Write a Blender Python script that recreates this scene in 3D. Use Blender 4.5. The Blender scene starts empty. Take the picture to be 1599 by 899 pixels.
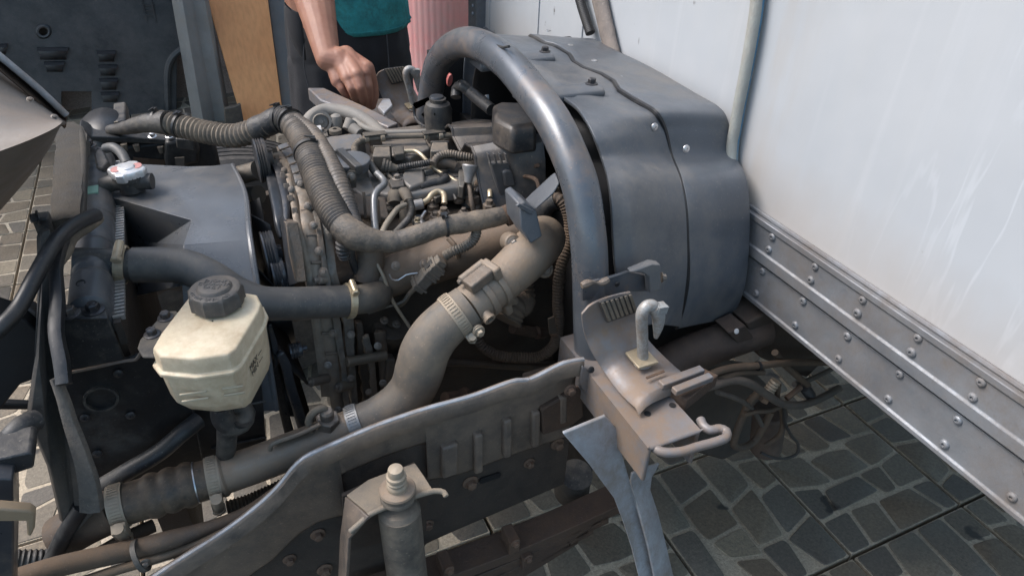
import bpy, bmesh, math, random
from mathutils import Vector, Matrix, Quaternion, noise as mnoise
R = math.radians
rnd = random.Random(7)
scene = bpy.context.scene
COL = scene.collection

# ------------------------------------------------------------------ camera
CAM = Vector((0, 0, 1.5))
Fp, CX, CY = 1091.0, 799.5, 449.5
fw = Vector((.3571, .7390, -.5712)).normalized()
rt = Vector((.9099, -.4132, .0339)); rt = (rt - fw * rt.dot(fw)).normalized()
up = rt.cross(fw).normalized()
cd = bpy.data.cameras.new('camera'); cam = bpy.data.objects.new('camera', cd); COL.objects.link(cam)
cam.matrix_world = Matrix(((rt.x, up.x, -fw.x, CAM.x), (rt.y, up.y, -fw.y, CAM.y), (rt.z, up.z, -fw.z, CAM.z), (0, 0, 0, 1)))
cd.sensor_width = 36; cd.lens = 36 * Fp / 1599.0
cd.clip_start = .02; cd.clip_end = 500
scene.camera = cam

# ------------------------------------------------------------------ light
SUN_EL, SUN_AZ = 52, 148          # degrees; azimuth counted from +x towards +y
w = bpy.data.worlds.new('World'); scene.world = w; w.use_nodes = True
nt = w.node_tree; bg = nt.nodes['Background']
sk = nt.nodes.new('ShaderNodeTexSky'); sk.sky_type = 'NISHITA'; sk.sun_disc = False
sk.sun_elevation = R(SUN_EL); sk.sun_rotation = R(90 - SUN_AZ)
sk.air_density = 1.0; sk.dust_density = 3.0; sk.ozone_density = 1.0
hs = nt.nodes.new('ShaderNodeHueSaturation'); hs.inputs['Hue'].default_value = .484; hs.inputs['Saturation'].default_value = 1.0   # thin cloud takes some of the blue out
nt.links.new(sk.outputs[0], hs.inputs['Color']); nt.links.new(hs.outputs[0], bg.inputs[0]); bg.inputs[1].default_value = 0.15
sd = bpy.data.lights.new('sun', 'SUN'); sd.energy = 1.45; sd.angle = R(28); sd.color = (1, .985, .955)
sun = bpy.data.objects.new('sun', sd); COL.objects.link(sun)
dirv = Vector((math.cos(R(SUN_EL)) * math.cos(R(SUN_AZ)), math.cos(R(SUN_EL)) * math.sin(R(SUN_AZ)), math.sin(R(SUN_EL))))
sun.rotation_euler = dirv.to_track_quat('Z', 'Y').to_euler(); sun.location = (0, 0, 6)
vs = scene.view_settings
vs.view_transform = 'Standard'; vs.look = 'None'; vs.exposure = 1.15; vs.gamma = 1; vs.use_curve_mapping = False

# ------------------------------------------------------------------ measuring: a sight line through a photo point, cut by a known plane
def at(u, v, x=None, y=None, z=None):
    d = rt * (u - CX) - up * (v - CY) + fw * Fp
    if x is not None: t = (x - CAM.x) / d.x
    elif y is not None: t = (y - CAM.y) / d.y
    else: t = (z - CAM.z) / d.z
    return CAM + d * t
def proj(p):
    q = Vector(p) - CAM; f = q.dot(fw)
    return CX + Fp * q.dot(rt) / f, CY - Fp * q.dot(up) / f
def pts(lst, **k): return [at(u, v, **k) for u, v in lst]
def pty(lst): return [at(u, v, y=y) for u, v, y in lst]
def ptz(lst): return [at(u, v, z=z) for u, v, z in lst]
def ptx(lst): return [at(u, v, x=x) for u, v, x in lst]

# ------------------------------------------------------------------ materials
def L(nt, a, b): nt.links.new(a, b)
def M(name, col, rough=.5, metal=0., dust=None, amt=.4, nscale=14, col2=None, bump=.15, bscale=160, upw=0., spec=.5, sss=0, coat=0, rvar=.12, wave=None):
    m = bpy.data.materials.new(name); m.use_nodes = True; t = m.node_tree; b = t.nodes['Principled BSDF']
    tc = t.nodes.new('ShaderNodeTexCoord'); geo = t.nodes.new('ShaderNodeNewGeometry'); oi = t.nodes.new('ShaderNodeObjectInfo')
    def nz(scale, detail=5, ro=.6):
        n = t.nodes.new('ShaderNodeTexNoise'); n.inputs['Scale'].default_value = scale; n.inputs['Detail'].default_value = detail
        n.inputs['Roughness'].default_value = ro; L(t, geo.outputs['Position'], n.inputs['Vector']); return n
    def math_(op, a, bb, clamp=False):
        n = t.nodes.new('ShaderNodeMath'); n.operation = op; n.use_clamp = clamp
        for i, x in enumerate((a, bb)):
            if x is None: continue
            if isinstance(x, (int, float)): n.inputs[i].default_value = x
            else: L(t, x, n.inputs[i])
        return n.outputs[0]
    def ramp(x, lo, hi):
        n = t.nodes.new('ShaderNodeMapRange'); n.inputs[1].default_value = lo; n.inputs[2].default_value = hi
        L(t, x, n.inputs[0]); return n.outputs[0]
    def mix(f, a, c):
        n = t.nodes.new('ShaderNodeMix'); n.data_type = 'RGBA'
        if isinstance(f, (int, float)): n.inputs[0].default_value = f
        else: L(t, f, n.inputs[0])
        for i, x in ((6, a), (7, c)):
            if isinstance(x, tuple): n.inputs[i].default_value = (*x, 1)
            else: L(t, x, n.inputs[i])
        return n.outputs[2]
    n1 = nz(nscale)
    col2 = col2 or tuple(c * .72 for c in col)
    base = mix(ramp(n1.outputs[0], .36, .66), col, col2)
    rn = nz(nscale * 2.3)
    rr = math_('ADD', math_('MULTIPLY', math_('SUBTRACT', rn.outputs[0], .5), rvar * 3), rough, True)
    if dust:
        n2 = nz(nscale * .45, 8, .68); n3 = nz(nscale * 5, 4, .7)
        s = math_('ADD', n2.outputs[0], math_('MULTIPLY', math_('SUBTRACT', n3.outputs[0], .5), .45))
        if upw:
            sx = t.nodes.new('ShaderNodeSeparateXYZ'); L(t, geo.outputs['Normal'], sx.inputs[0])
            s = math_('ADD', s, math_('MULTIPLY', math_('SUBTRACT', sx.outputs[2], .3), upw))
        f = math_('MULTIPLY', ramp(s, .62 - amt * .5, .80 - amt * .3), min(1, .55 + amt * .5), True)
        base = mix(f, base, dust)
        n5 = nz(310, 2, .5); base = mix(math_('MULTIPLY', ramp(n5.outputs[0], .66, .72), .45), base, tuple(min(.5, c * 1.25 + .02) for c in dust))
        n6 = nz(55, 3, .6); base = mix(math_('MULTIPLY', ramp(n6.outputs[0], .66, .76), .35), base, dust)
        rr = math_('ADD', rr, math_('MULTIPLY', f, .35), True)
        if metal: L(t, math_('MULTIPLY', math_('SUBTRACT', 1.0, f), metal), b.inputs['Metallic'])
    elif metal: b.inputs['Metallic'].default_value = metal
    L(t, base, b.inputs['Base Color']); L(t, rr, b.inputs['Roughness'])
    b.inputs['Specular IOR Level'].default_value = spec
    if sss:
        b.inputs['Subsurface Weight'].default_value = sss; b.inputs['Subsurface Radius'].default_value = (.01, .005, .003); b.inputs['Subsurface Scale'].default_value = 1
    if coat: b.inputs['Coat Weight'].default_value = coat; b.inputs['Coat Roughness'].default_value = .2
    if bump:
        n4 = nz(bscale, 6, .7); bp = t.nodes.new('ShaderNodeBump'); bp.inputs['Strength'].default_value = bump
        bp.inputs['Distance'].default_value = .004; L(t, n4.outputs[0], bp.inputs['Height']); L(t, bp.outputs[0], b.inputs['Normal'])
    return m
DUST = (.17, .135, .10); DUSTG = (.20, .185, .16)
m = {}
m['blk'] = M('black_plastic', (.012, .013, .015), .42, dust=(.06, .056, .05), amt=.25, bump=.08)
m['blkd'] = M('dusty_black_plastic', (.02, .02, .022), .5, dust=(.10, .085, .065), amt=.55, bump=.12)
m['shroud'] = M('shroud_plastic', (.105, .112, .122), .30, dust=(.14, .125, .105), amt=.14, nscale=9, bump=.06)
m['rub'] = M('black_rubber', (.022, .023, .025), .5, dust=(.13, .115, .095), amt=.33, bump=.12)
m['rubd'] = M('dusty_rubber', (.05, .047, .043), .62, dust=(.19, .155, .115), amt=.62, nscale=10, bump=.15)
m['tape'] = M('taped_harness', (.022, .022, .024), .45, dust=(.11, .095, .075), amt=.36, nscale=18, bump=.4, bscale=110)
m['taped'] = M('dusty_tape', (.045, .043, .041), .45, dust=(.205, .16, .115), amt=.56, nscale=22, bump=.5, bscale=120)
m['hose'] = M('coolant_hose', (.062, .062, .062), .5, dust=(.14, .125, .105), amt=.32, bump=.05)
m['intake'] = M('intake_rubber', (.075, .075, .073), .5, dust=(.20, .155, .11), amt=.52, nscale=8, bump=.1)
m['beige'] = M('dusty_cast_metal', (.22, .195, .165), .42, .45, dust=(.215, .15, .097), amt=.6, nscale=9, bump=.22, bscale=220)
m['cast'] = M('cast_aluminium', (.25, .235, .21), .48, .6, dust=(.15, .115, .08), amt=.55, nscale=12, bump=.28, bscale=240)
m['castd'] = M('grimy_cast_metal', (.125, .112, .098), .45, .45, dust=(.115, .080, .053), amt=.6, nscale=12, bump=.4, bscale=150)
m['eng'] = M('oily_engine_block', (.028, .022, .018), .6, .2, dust=(.06, .042, .028), amt=.6, nscale=14, bump=.5, bscale=90)
m['rust'] = M('rusty_steel', (.055, .036, .027), .68, .1, dust=(.095, .058, .036), amt=.6, nscale=12, bump=.35, bscale=180)
m['frame'] = M('dusty_frame', (.06, .056, .053), .40, dust=(.20, .148, .108), amt=.56, nscale=7, bump=.2, bscale=200)
m['framed'] = M('dark_frame', (.026, .022, .019), .6, dust=(.062, .044, .032), amt=.6, nscale=9, bump=.25, bscale=160)
m['gal'] = M('greyed_zinc_steel', (.20, .218, .245), .33, .5, dust=(.18, .12, .075), amt=.58, nscale=11, bump=.12)
m['arch'] = M('arch_paint', (.10, .112, .128), .30, .3, dust=(.17, .12, .085), amt=.30, nscale=11, bump=.04, spec=.6)
m['cover'] = M('cover_plastic', (.082, .094, .110), .36, dust=(.15, .142, .132), amt=.33, nscale=8, bump=.08)
m['alu'] = M('weathered_aluminium', (.26, .275, .295), .46, .5, col2=(.17, .18, .195), dust=(.12, .098, .08), amt=.5, nscale=8, bump=.12)
m['steel'] = M('bright_steel', (.55, .55, .56), .33, .9, dust=(.2, .16, .12), amt=.25, bump=.06)
m['zinc'] = M('yellow_zinc', (.55, .46, .32), .4, .7, dust=(.2, .15, .11), amt=.35, bump=.08)
m['boltm'] = M('dirty_bolt', (.22, .20, .18), .45, .7, dust=(.16, .12, .085), amt=.5, nscale=40, bump=.2)
m['boltb'] = M('black_bolt', (.05, .05, .055), .38, .5, dust=(.12, .10, .08), amt=.3, nscale=40, bump=.1)
m['cream'] = M('aged_cream_plastic', (.60, .515, .375), .34, dust=(.33, .24, .15), amt=.30, nscale=13, col2=(.52, .435, .305), bump=.05, sss=.12)
m['cap'] = M('grey_cap', (.055, .052, .05), .5, dust=(.13, .11, .09), amt=.35, bump=.08)
m['foam'] = M('seal_foam', (.016, .016, .016), .7, dust=(.06, .05, .038), amt=.6, nscale=20, bump=.5, bscale=300)
m['gal2'] = M('pale_zinc_steel', (.38, .40, .43), .38, .3, dust=(.17, .135, .105), amt=.48, nscale=12, bump=.1)
m['white'] = M('white_part', (.62, .62, .62), .4, dust=(.25, .22, .19), amt=.3, bump=.03)
m['valve'] = M('valve_cover', (.15, .147, .14), .38, .35, dust=(.17, .13, .094), amt=.48, nscale=8, bump=.15)
m['pulley'] = M('painted_pulley', (.05, .053, .06), .33, .3, dust=(.13, .105, .08), amt=.25, bump=.06)
m['boltr'] = M('rusty_bolt', (.12, .08, .06), .6, .4, dust=(.16, .10, .065), amt=.6, nscale=40, bump=.3)
m['shockm'] = M('dusty_shock', (.07, .065, .06), .55, .2, dust=(.20, .165, .125), amt=.6, nscale=12, bump=.25)
m['zincd'] = M('dusty_zinc', (.38, .33, .26), .5, .5, dust=(.25, .19, .13), amt=.5, bump=.15)
m['beigeb'] = M('dusty_bracket', (.16, .145, .125), .55, .2, dust=(.25, .20, .145), amt=.65, nscale=14, bump=.25)
m['rubdk'] = M('dark_bellows', (.026, .022, .018), .45, dust=(.14, .098, .064), amt=.55, nscale=16, bump=.12)
m['castg'] = M('grey_cast', (.12, .115, .105), .5, .4, dust=(.16, .125, .09), amt=.5, nscale=16, bump=.25)
m['tank'] = M('tank_plastic', (.075, .079, .086), .38, dust=(.15, .125, .10), amt=.3, nscale=12, bump=.05)
m['teeth'] = M('crimp_metal', (.45, .45, .44), .4, .7, dust=(.2, .16, .12), amt=.4, bump=.05)
m['steelcap'] = M('cap_steel', (.66, .66, .66), .35, .6, dust=(.3, .25, .2), amt=.25, bump=.05)
m['redp'] = M('red_print', (.5, .24, .22), .5, bump=0)
m['greent'] = M('green_tag', (.25, .42, .33), .5, bump=0)
m['foamg'] = M('grey_foam', (.07, .065, .06), .8, dust=(.14, .12, .10), amt=.6, nscale=30, bump=.5, bscale=300)
m['framed2'] = M('support_steel', (.035, .033, .032), .5, .2, dust=(.10, .08, .06), amt=.5, nscale=7, bump=.15)
m['capl'] = M('cap_lettering', (.10, .095, .09), .5, bump=0)
m['ink'] = M('black_ink', (.05, .045, .04), .6, bump=0)
m['fanb'] = M('fan_black', (.012, .012, .013), .45, dust=(.05, .045, .04), amt=.3, bump=.05)
m['greenp'] = M('pale_green_plastic', (.30, .34, .25), .5, dust=(.2, .17, .13), amt=.3, bump=.05)
m['castd2'] = M('brown_cast', (.15, .132, .112), .40, .45, dust=(.145, .100, .066), amt=.55, nscale=14, bump=.35, bscale=160)
m['cast2'] = M('oily_alu', (.15, .135, .11), .42, .5, dust=(.13, .095, .065), amt=.5, nscale=18, bump=.3)
m['stony'] = M('gasket_alu', (.20, .19, .17), .45, .45, dust=(.14, .10, .07), amt=.55, nscale=30, bump=.5, bscale=120)
m['plateau'] = M('grey_blue_plastic', (.12, .127, .138), .36, dust=(.17, .14, .11), amt=.3, nscale=14, bump=.06)
m['plateau2'] = M('grip_plastic', (.055, .057, .06), .42, dust=(.15, .13, .10), amt=.3, nscale=14, bump=.05)
m['conduit'] = M('ribbed_conduit', (.034, .034, .035), .38, dust=(.15, .115, .083), amt=.45, nscale=14, bump=.15)
m['plugm'] = M('dusty_plug', (.13, .12, .105), .55, dust=(.18, .14, .10), amt=.5, nscale=30, bump=.2)
m['castb'] = M('brown_beige_cast', (.125, .10, .078), .48, .3, dust=(.155, .105, .068), amt=.6, nscale=9, bump=.25)
m['eng2'] = M('dark_pump', (.045, .036, .028), .5, .3, dust=(.085, .06, .04), amt=.6, nscale=16, bump=.35)
m['coilm'] = M('coil_plastic', (.075, .07, .062), .5, dust=(.20, .155, .11), amt=.525, nscale=26, bump=.1)
m['greyb'] = M('grey_metal', (.27, .27, .27), .4, .4, dust=(.2, .16, .12), amt=.4, nscale=30, bump=.1)
m['hoseb'] = M('pale_dusty_hose', (.18, .17, .155), .55, dust=(.22, .195, .165), amt=.6, nscale=9, bump=.08)
m['ecov'] = M('engine_cover_plastic', (.026, .026, .028), .40, dust=(.13, .10, .072), amt=.38, nscale=8, bump=.06)
m['ecovl'] = M('grey_bracket_plastic', (.10, .098, .098), .45, dust=(.15, .125, .10), amt=.35, nscale=12, bump=.06)
m['cover2'] = M('arm_plastic', (.09, .098, .11), .42, dust=(.16, .14, .12), amt=.3, nscale=10, bump=.08)
m['rust2'] = M('dull_brown_steel', (.055, .042, .036), .6, .15, dust=(.10, .07, .052), amt=.6, nscale=10, bump=.25)
m['rub2'] = M('plain_black_rubber', (.018, .018, .019), .55, dust=(.06, .05, .042), amt=.4, bump=.15)
m['rubd2'] = M('grey_dusty_hose', (.05, .046, .042), .6, dust=(.12, .095, .075), amt=.5, nscale=16, bump=.12)
m['brownhose2'] = M('tan_dusty_pipe', (.08, .058, .040), .55, dust=(.13, .09, .057), amt=.6, nscale=16, bump=.15)
m['braid'] = M('braided_hose', (.36, .375, .345), .45, dust=(.30, .275, .24), amt=.45, nscale=8, bump=.5, bscale=330)
m['bluep'] = M('blue_stripe', (.05, .16, .26), .45, dust=(.25, .24, .2), amt=.3, bump=.1)
m['strapm'] = M('brown_wrap', (.16, .135, .12), .65, dust=(.25, .21, .18), amt=.5, nscale=9, bump=.4)
m['tan'] = M('tan_painted_steel', (.26, .19, .12), .5, dust=(.2, .15, .1), amt=.4, bump=.1)
m['cabw'] = M('cab_paint', (.55, .56, .57), .35, dust=(.4, .38, .35), amt=.3, bump=.02)
m['skin'] = M('skin', (.30, .145, .095), .52, col2=(.245, .11, .072), nscale=30, bump=.18, bscale=420, sss=.15)
m['hairm'] = M('dark_hair', (.015, .012, .01), .55, bump=.5, bscale=400)
m['teal'] = M('teal_cotton', (.04, .34, .35), .85, col2=(.025, .23, .245), nscale=14, dust=(.035, .075, .08), amt=.46, bump=.25, bscale=500)
m['trou'] = M('black_trousers', (.013, .013, .016), .8, col2=(.019, .019, .022), nscale=10, bump=.25, bscale=500)
m['trous'] = M('trouser_seam', (.06, .062, .068), .8, bump=.1)
m['traym'] = M('undertray_plastic', (.034, .036, .039), .42, dust=(.085, .08, .075), amt=.42, nscale=5, bump=.15)
m['shroudd'] = M('belt_cover_plastic', (.022, .025, .03), .35, dust=(.08, .07, .06), amt=.2, bump=.05)
m['pipeg'] = M('grey_pipe', (.25, .255, .26), .42, .6, dust=(.2, .17, .13), amt=.3, bump=.05)
m['edgehl'] = M('frame_edge_highlight', (.34, .36, .39), .38, .3, dust=(.15, .12, .095), amt=.35, bump=.1)  # pale tone that stands in for sky reflected on the frame lip
m['creamd'] = M('level_mark_brown', (.42, .36, .26), .5, bump=0)  # faint ink-like brown of the level marks
m['cast2b'] = M('front_cover_cast', (.27, .245, .21), .40, .4, dust=(.19, .135, .09), amt=.5, nscale=16, bump=.3)
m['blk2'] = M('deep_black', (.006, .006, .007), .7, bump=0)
m['tyre'] = M('tyre_rubber', (.016, .016, .017), .6, dust=(.09, .08, .07), amt=.4, bump=.2)
m['cabm'] = M('cab_underside', (.17, .16, .15), .45, .35, dust=(.14, .11, .085), amt=.5, nscale=5, bump=.08)
m['red'] = M('faded_red', (.55, .16, .14), .5, bump=.03)
m['brownhose'] = M('brown_dusty_hose', (.045, .034, .027), .6, dust=(.10, .068, .044), amt=.65, nscale=16, bump=.2)

# ------------------------------------------------------------------ geometry
def wloc(o):
    p = Vector((0, 0, 0))
    while o: p += o.location; o = o.parent
    return p
def smooth(path, step=.006, closed=False):
    P = [Vector(p) for p in path]
    if len(P) < 3:
        n = max(1, int((P[1] - P[0]).length / step)); return [P[0].lerp(P[1], i / n) for i in range(n + 1)]
    out = []
    for i in range(len(P) - 1):
        p0 = P[i - 1] if i else P[0] * 2 - P[1]; p1 = P[i]; p2 = P[i + 1]; p3 = P[i + 2] if i + 2 < len(P) else P[-1] * 2 - P[-2]
        t1 = max(1e-4, (p1 - p0).length ** .5); t2 = max(1e-4, (p2 - p1).length ** .5); t3 = max(1e-4, (p3 - p2).length ** .5)
        m1 = (p1 - p0) / t1 - (p2 - p0) / (t1 + t2) + (p2 - p1) / t2; m2 = (p2 - p1) / t2 - (p3 - p1) / (t2 + t3) + (p3 - p2) / t3
        m1 *= t2; m2 *= t2
        n = max(2, int((p2 - p1).length / step))
        for k in range(n):
            t = k / n
            out.append(p1 * (2 * t**3 - 3 * t * t + 1) + m1 * (t**3 - 2 * t * t + t) + p2 * (-2 * t**3 + 3 * t * t) + m2 * (t**3 - t * t))
    out.append(P[-1]); return out
def frame_of(ax):
    ax = Vector(ax).normalized(); a = Vector((0, 0, 1)) if abs(ax.z) < .9 else Vector((1, 0, 0))
    u = ax.cross(a).normalized(); return u, ax.cross(u).normalized(), ax
class G:
    def __init__(s): s.v = []; s.f = []
    def add(s, v, f):
        o = len(s.v); s.v += [Vector(p) for p in v]; s.f += [[i + o for i in q] for q in f]; return s
    def loft(s, rows, closed=False, caps=False):
        n = len(rows[0]); v = [p for r in rows for p in r]; f = []
        for i in range(len(rows) - 1):
            for j in range(n if closed else n - 1):
                k = (j + 1) % n; f.append([i * n + j, i * n + k, (i + 1) * n + k, (i + 1) * n + j])
        if caps: f.append(list(range(n))); f.append([(len(rows) - 1) * n + j for j in range(n)][::-1])
        return s.add(v, f)
    def tube(s, path, r, n=14, corr=None, step=.006, caps=True, sm=True, jit=0, flat=1.0):
        if corr: step = min(step, corr[0] / 5)
        P = smooth(path, step) if sm else [Vector(p) for p in path]
        D = [0]
        for i in range(1, len(P)): D.append(D[-1] + (P[i] - P[i - 1]).length)
        T = D[-1]
        rr = r if isinstance(r, (list, tuple)) else [r, r]
        def rad(d):
            t = d / T * (len(rr) - 1); i = min(int(t), len(rr) - 2); t -= i
            q = rr[i] * (1 - t) + rr[i + 1] * t
            if corr: q += corr[1] * (math.sin(2 * math.pi * d / corr[0]))
            if jit: q *= 1 + jit * mnoise.noise(Vector((d * 60, T * 9, 0)))
            return q
        t0 = (P[1] - P[0]).normalized(); u = frame_of(t0)[0]; rows = []
        for i, p in enumerate(P):
            t = ((P[min(i + 1, len(P) - 1)] - P[max(i - 1, 0)])).normalized()
            u = (u - t * u.dot(t)).normalized(); v = t.cross(u); q = rad(D[i])
            rows.append([p + (u * math.cos(2 * math.pi * k / n) + v * math.sin(2 * math.pi * k / n) * flat) * q for k in range(n)])
        return s.loft(rows, True, caps)
    def cyl(s, a, b, r, r2=None, n=20):
        a = Vector(a); b = Vector(b); u, v, x = frame_of(b - a); r2 = r if r2 is None else r2
        ring = lambda c, q: [c + (u * math.cos(2 * math.pi * k / n) + v * math.sin(2 * math.pi * k / n)) * q for k in range(n)]
        return s.loft([ring(a, r), ring(b, r2)], True, True)
    def lathe(s, o, ax, prof, n=24, a0=0, lobes=None):
        o = Vector(o); u, v, x = frame_of(ax); rows = []
        for r, h in prof:
            row = []
            for k in range(n):
                th = 2 * math.pi * k / n; q = r
                if lobes and r > lobes[2]: q = r + lobes[1] * (1 if math.cos(lobes[0] * th) > .2 else 0)
                row.append(o + x * h + (u * math.cos(th + a0) + v * math.sin(th + a0)) * max(q, 1e-5))
            rows.append(row)
        return s.loft(rows, True, True)
    def ring(s, o, ax, ro, ri, w, n=28):
        o = Vector(o); u, v, x = frame_of(ax); rows = []
        for r, h in ((ri, -w / 2), (ro, -w / 2), (ro, w / 2), (ri, w / 2), (ri, -w / 2)):
            rows.append([o + x * h + (u * math.cos(2 * math.pi * k / n) + v * math.sin(2 * math.pi * k / n)) * r for k in range(n)])
        return s.loft(rows, True)
    def prism(s, poly, vec):
        P = [Vector(p) for p in poly]; vec = Vector(vec); n = len(P)
        f = [list(range(n))[::-1], [i + n for i in range(n)]] + [[i, (i + 1) % n, (i + 1) % n + n, i + n] for i in range(n)]
        return s.add(P + [p + vec for p in P], f)
    def box(s, a, b):
        (x0, y0, z0), (x1, y1, z1) = a, b
        return s.prism([(x0, y0, z0), (x1, y0, z0), (x1, y1, z0), (x0, y1, z0)], (0, 0, z1 - z0))
    def obox(s, c, ex, ey, ez):
        c, ex, ey, ez = map(Vector, (c, ex, ey, ez))
        return s.prism([c - ex - ey - ez, c + ex - ey - ez, c + ex + ey - ez, c - ex + ey - ez], ez * 2)
    def ball(s, c, r, n=14, sc=(1, 1, 1)):
        c = Vector(c); rows = []
        for i in range(n // 2 + 1):
            a = math.pi * i / (n // 2); q = max(math.sin(a), 1e-3)
            rows.append([c + Vector((math.cos(2 * math.pi * k / n) * q * sc[0], math.sin(2 * math.pi * k / n) * q * sc[1], math.cos(a) * sc[2])) * r for k in range(n)])
        return s.loft(rows, True, True)
    def build(s, name, mat, parent=None, bevel=0, seg=2, solid=0, sub=0, angle=38, mods=None, off=0):
        c = sum(((p - Vector((0, 0, 0))) for p in s.v), Vector()) / len(s.v)
        me = bpy.data.meshes.new(name); me.from_pydata([p - c for p in s.v], [], s.f)
        bm = bmesh.new(); bm.from_mesh(me)
        bmesh.ops.remove_doubles(bm, verts=bm.verts, dist=1e-6)
        if not solid: bmesh.ops.recalc_face_normals(bm, faces=bm.faces)
        bm.to_mesh(me); bm.free()
        me.polygons.foreach_set('use_smooth', [True] * len(me.polygons)); me.set_sharp_from_angle(angle=R(angle))
        me.materials.append(m[mat] if isinstance(mat, str) else mat)
        o = bpy.data.objects.new(name, me); COL.objects.link(o)
        if parent: o.parent = parent; o.location = c - wloc(parent)
        else: o.location = c
        if solid:
            q = o.modifiers.new('thickness', 'SOLIDIFY'); q.thickness = solid; q.offset = off
        if bevel:
            q = o.modifiers.new('bevel', 'BEVEL'); q.width = bevel; q.segments = seg; q.limit_method = 'ANGLE'; q.angle_limit = R(40); q.harden_normals = False
        if sub:
            q = o.modifiers.new('subdivision', 'SUBSURF'); q.levels = sub; q.render_levels = sub
        return o
def thing(name, label, cat, loc, group=None):
    o = bpy.data.objects.new(name, None); COL.objects.link(o); o.location = loc; o.empty_display_size = .1
    o['label'] = label; o['category'] = cat
    if group: o['group'] = group
    return o
def tag(o, label, cat, group=None):
    o['label'] = label; o['category'] = cat
    if group: o['group'] = group
    return o
def lab(o, s): o['label'] = s; return o
# shared small hardware: one mesh each, copied with its own place, direction and size
def _proto(g, name, mat, bev=0):
    o = g.build(name, mat, None, bevel=0); me = o.data
    me.transform(Matrix.Translation(o.location)); bpy.data.objects.remove(o); return me
HW = {}
def hw(kind, mat):
    k = (kind, mat)
    if k in HW: return HW[k]
    g = G()
    if kind == 'bolt':       # flanged hex head, 1 unit across flats
        g.lathe((0, 0, 0), (0, 0, 1), [(.95, 0), (.95, .12), (.80, .2)], 20)
        g.lathe((0, 0, .2), (0, 0, 1), [(.60, 0), (.60, .55), (.50, .66)], 6); g.lathe((0, 0, .86), (0, 0, 1), [(.32, 0), (.28, .02)], 10)
    elif kind == 'rivet':    # domed blind rivet with a punched centre
        g.lathe((0, 0, 0), (0, 0, 1), [(1, 0), (1, .16), (.86, .42), (.58, .58), (.36, .58), (.30, .15), (.05, .1)], 20)
    elif kind == 'screw':    # flat pan screw
        g.lathe((0, 0, 0), (0, 0, 1), [(1, 0), (.95, .2), (.6, .34), (.3, .36), (.24, .2), (.02, .2)], 16)
    HW[k] = _proto(g, kind, mat); return HW[k]
def fit(kind, mat, parent, pos, ax, size, spin=None):
    o = bpy.data.objects.new(kind, hw(kind, mat)); COL.objects.link(o)
    o.parent = parent; o.location = Vector(pos) - (wloc(parent) if parent else Vector())
    q = Vector(ax).to_track_quat('Z', 'Y'); o.rotation_mode = 'QUATERNION'
    o.rotation_quaternion = q @ Quaternion((0, 0, 1), rnd.random() * 6 if spin is None else spin); o.scale = (size,) * 3
    return o
def bolt(parent, pos, ax=(0, 0, 1), size=.009, mat='boltm'): return fit('bolt', mat, parent, pos, ax, size)
def clamp(parent, c, ax, r, w=.011, screw=(0, 0, 1), mat='steel', s=1.0):
    g = G(); c = Vector(c); u, v, x = frame_of(ax); g.ring(c, x, r + .0016, r - .001, w)
    n = 44
    for k in range(n):
        th = 2 * math.pi * k / n; d = u * math.cos(th) + v * math.sin(th)
        g.obox(c + d * (r + .0018), x * w * .34, x.cross(d) * (r * .045), d * .0006)
    sd_ = Vector(screw); sd_ = (sd_ - x * sd_.dot(x)).normalized(); tg = x.cross(sd_)
    b = c + sd_ * (r + .006 * s)
    g.obox(b - sd_ * .002, x * w * .45, tg * .009 * s, sd_ * .004 * s); g.cyl(b - tg * .012 * s, b + tg * .012 * s, .0048 * s, n=14)
    g.lathe(b + tg * .012 * s, tg, [(.0062 * s, 0), (.0062 * s, .004 * s), (.005 * s, .005 * s)], 6)
    return g.build('hose_clamp', mat, parent)
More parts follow.
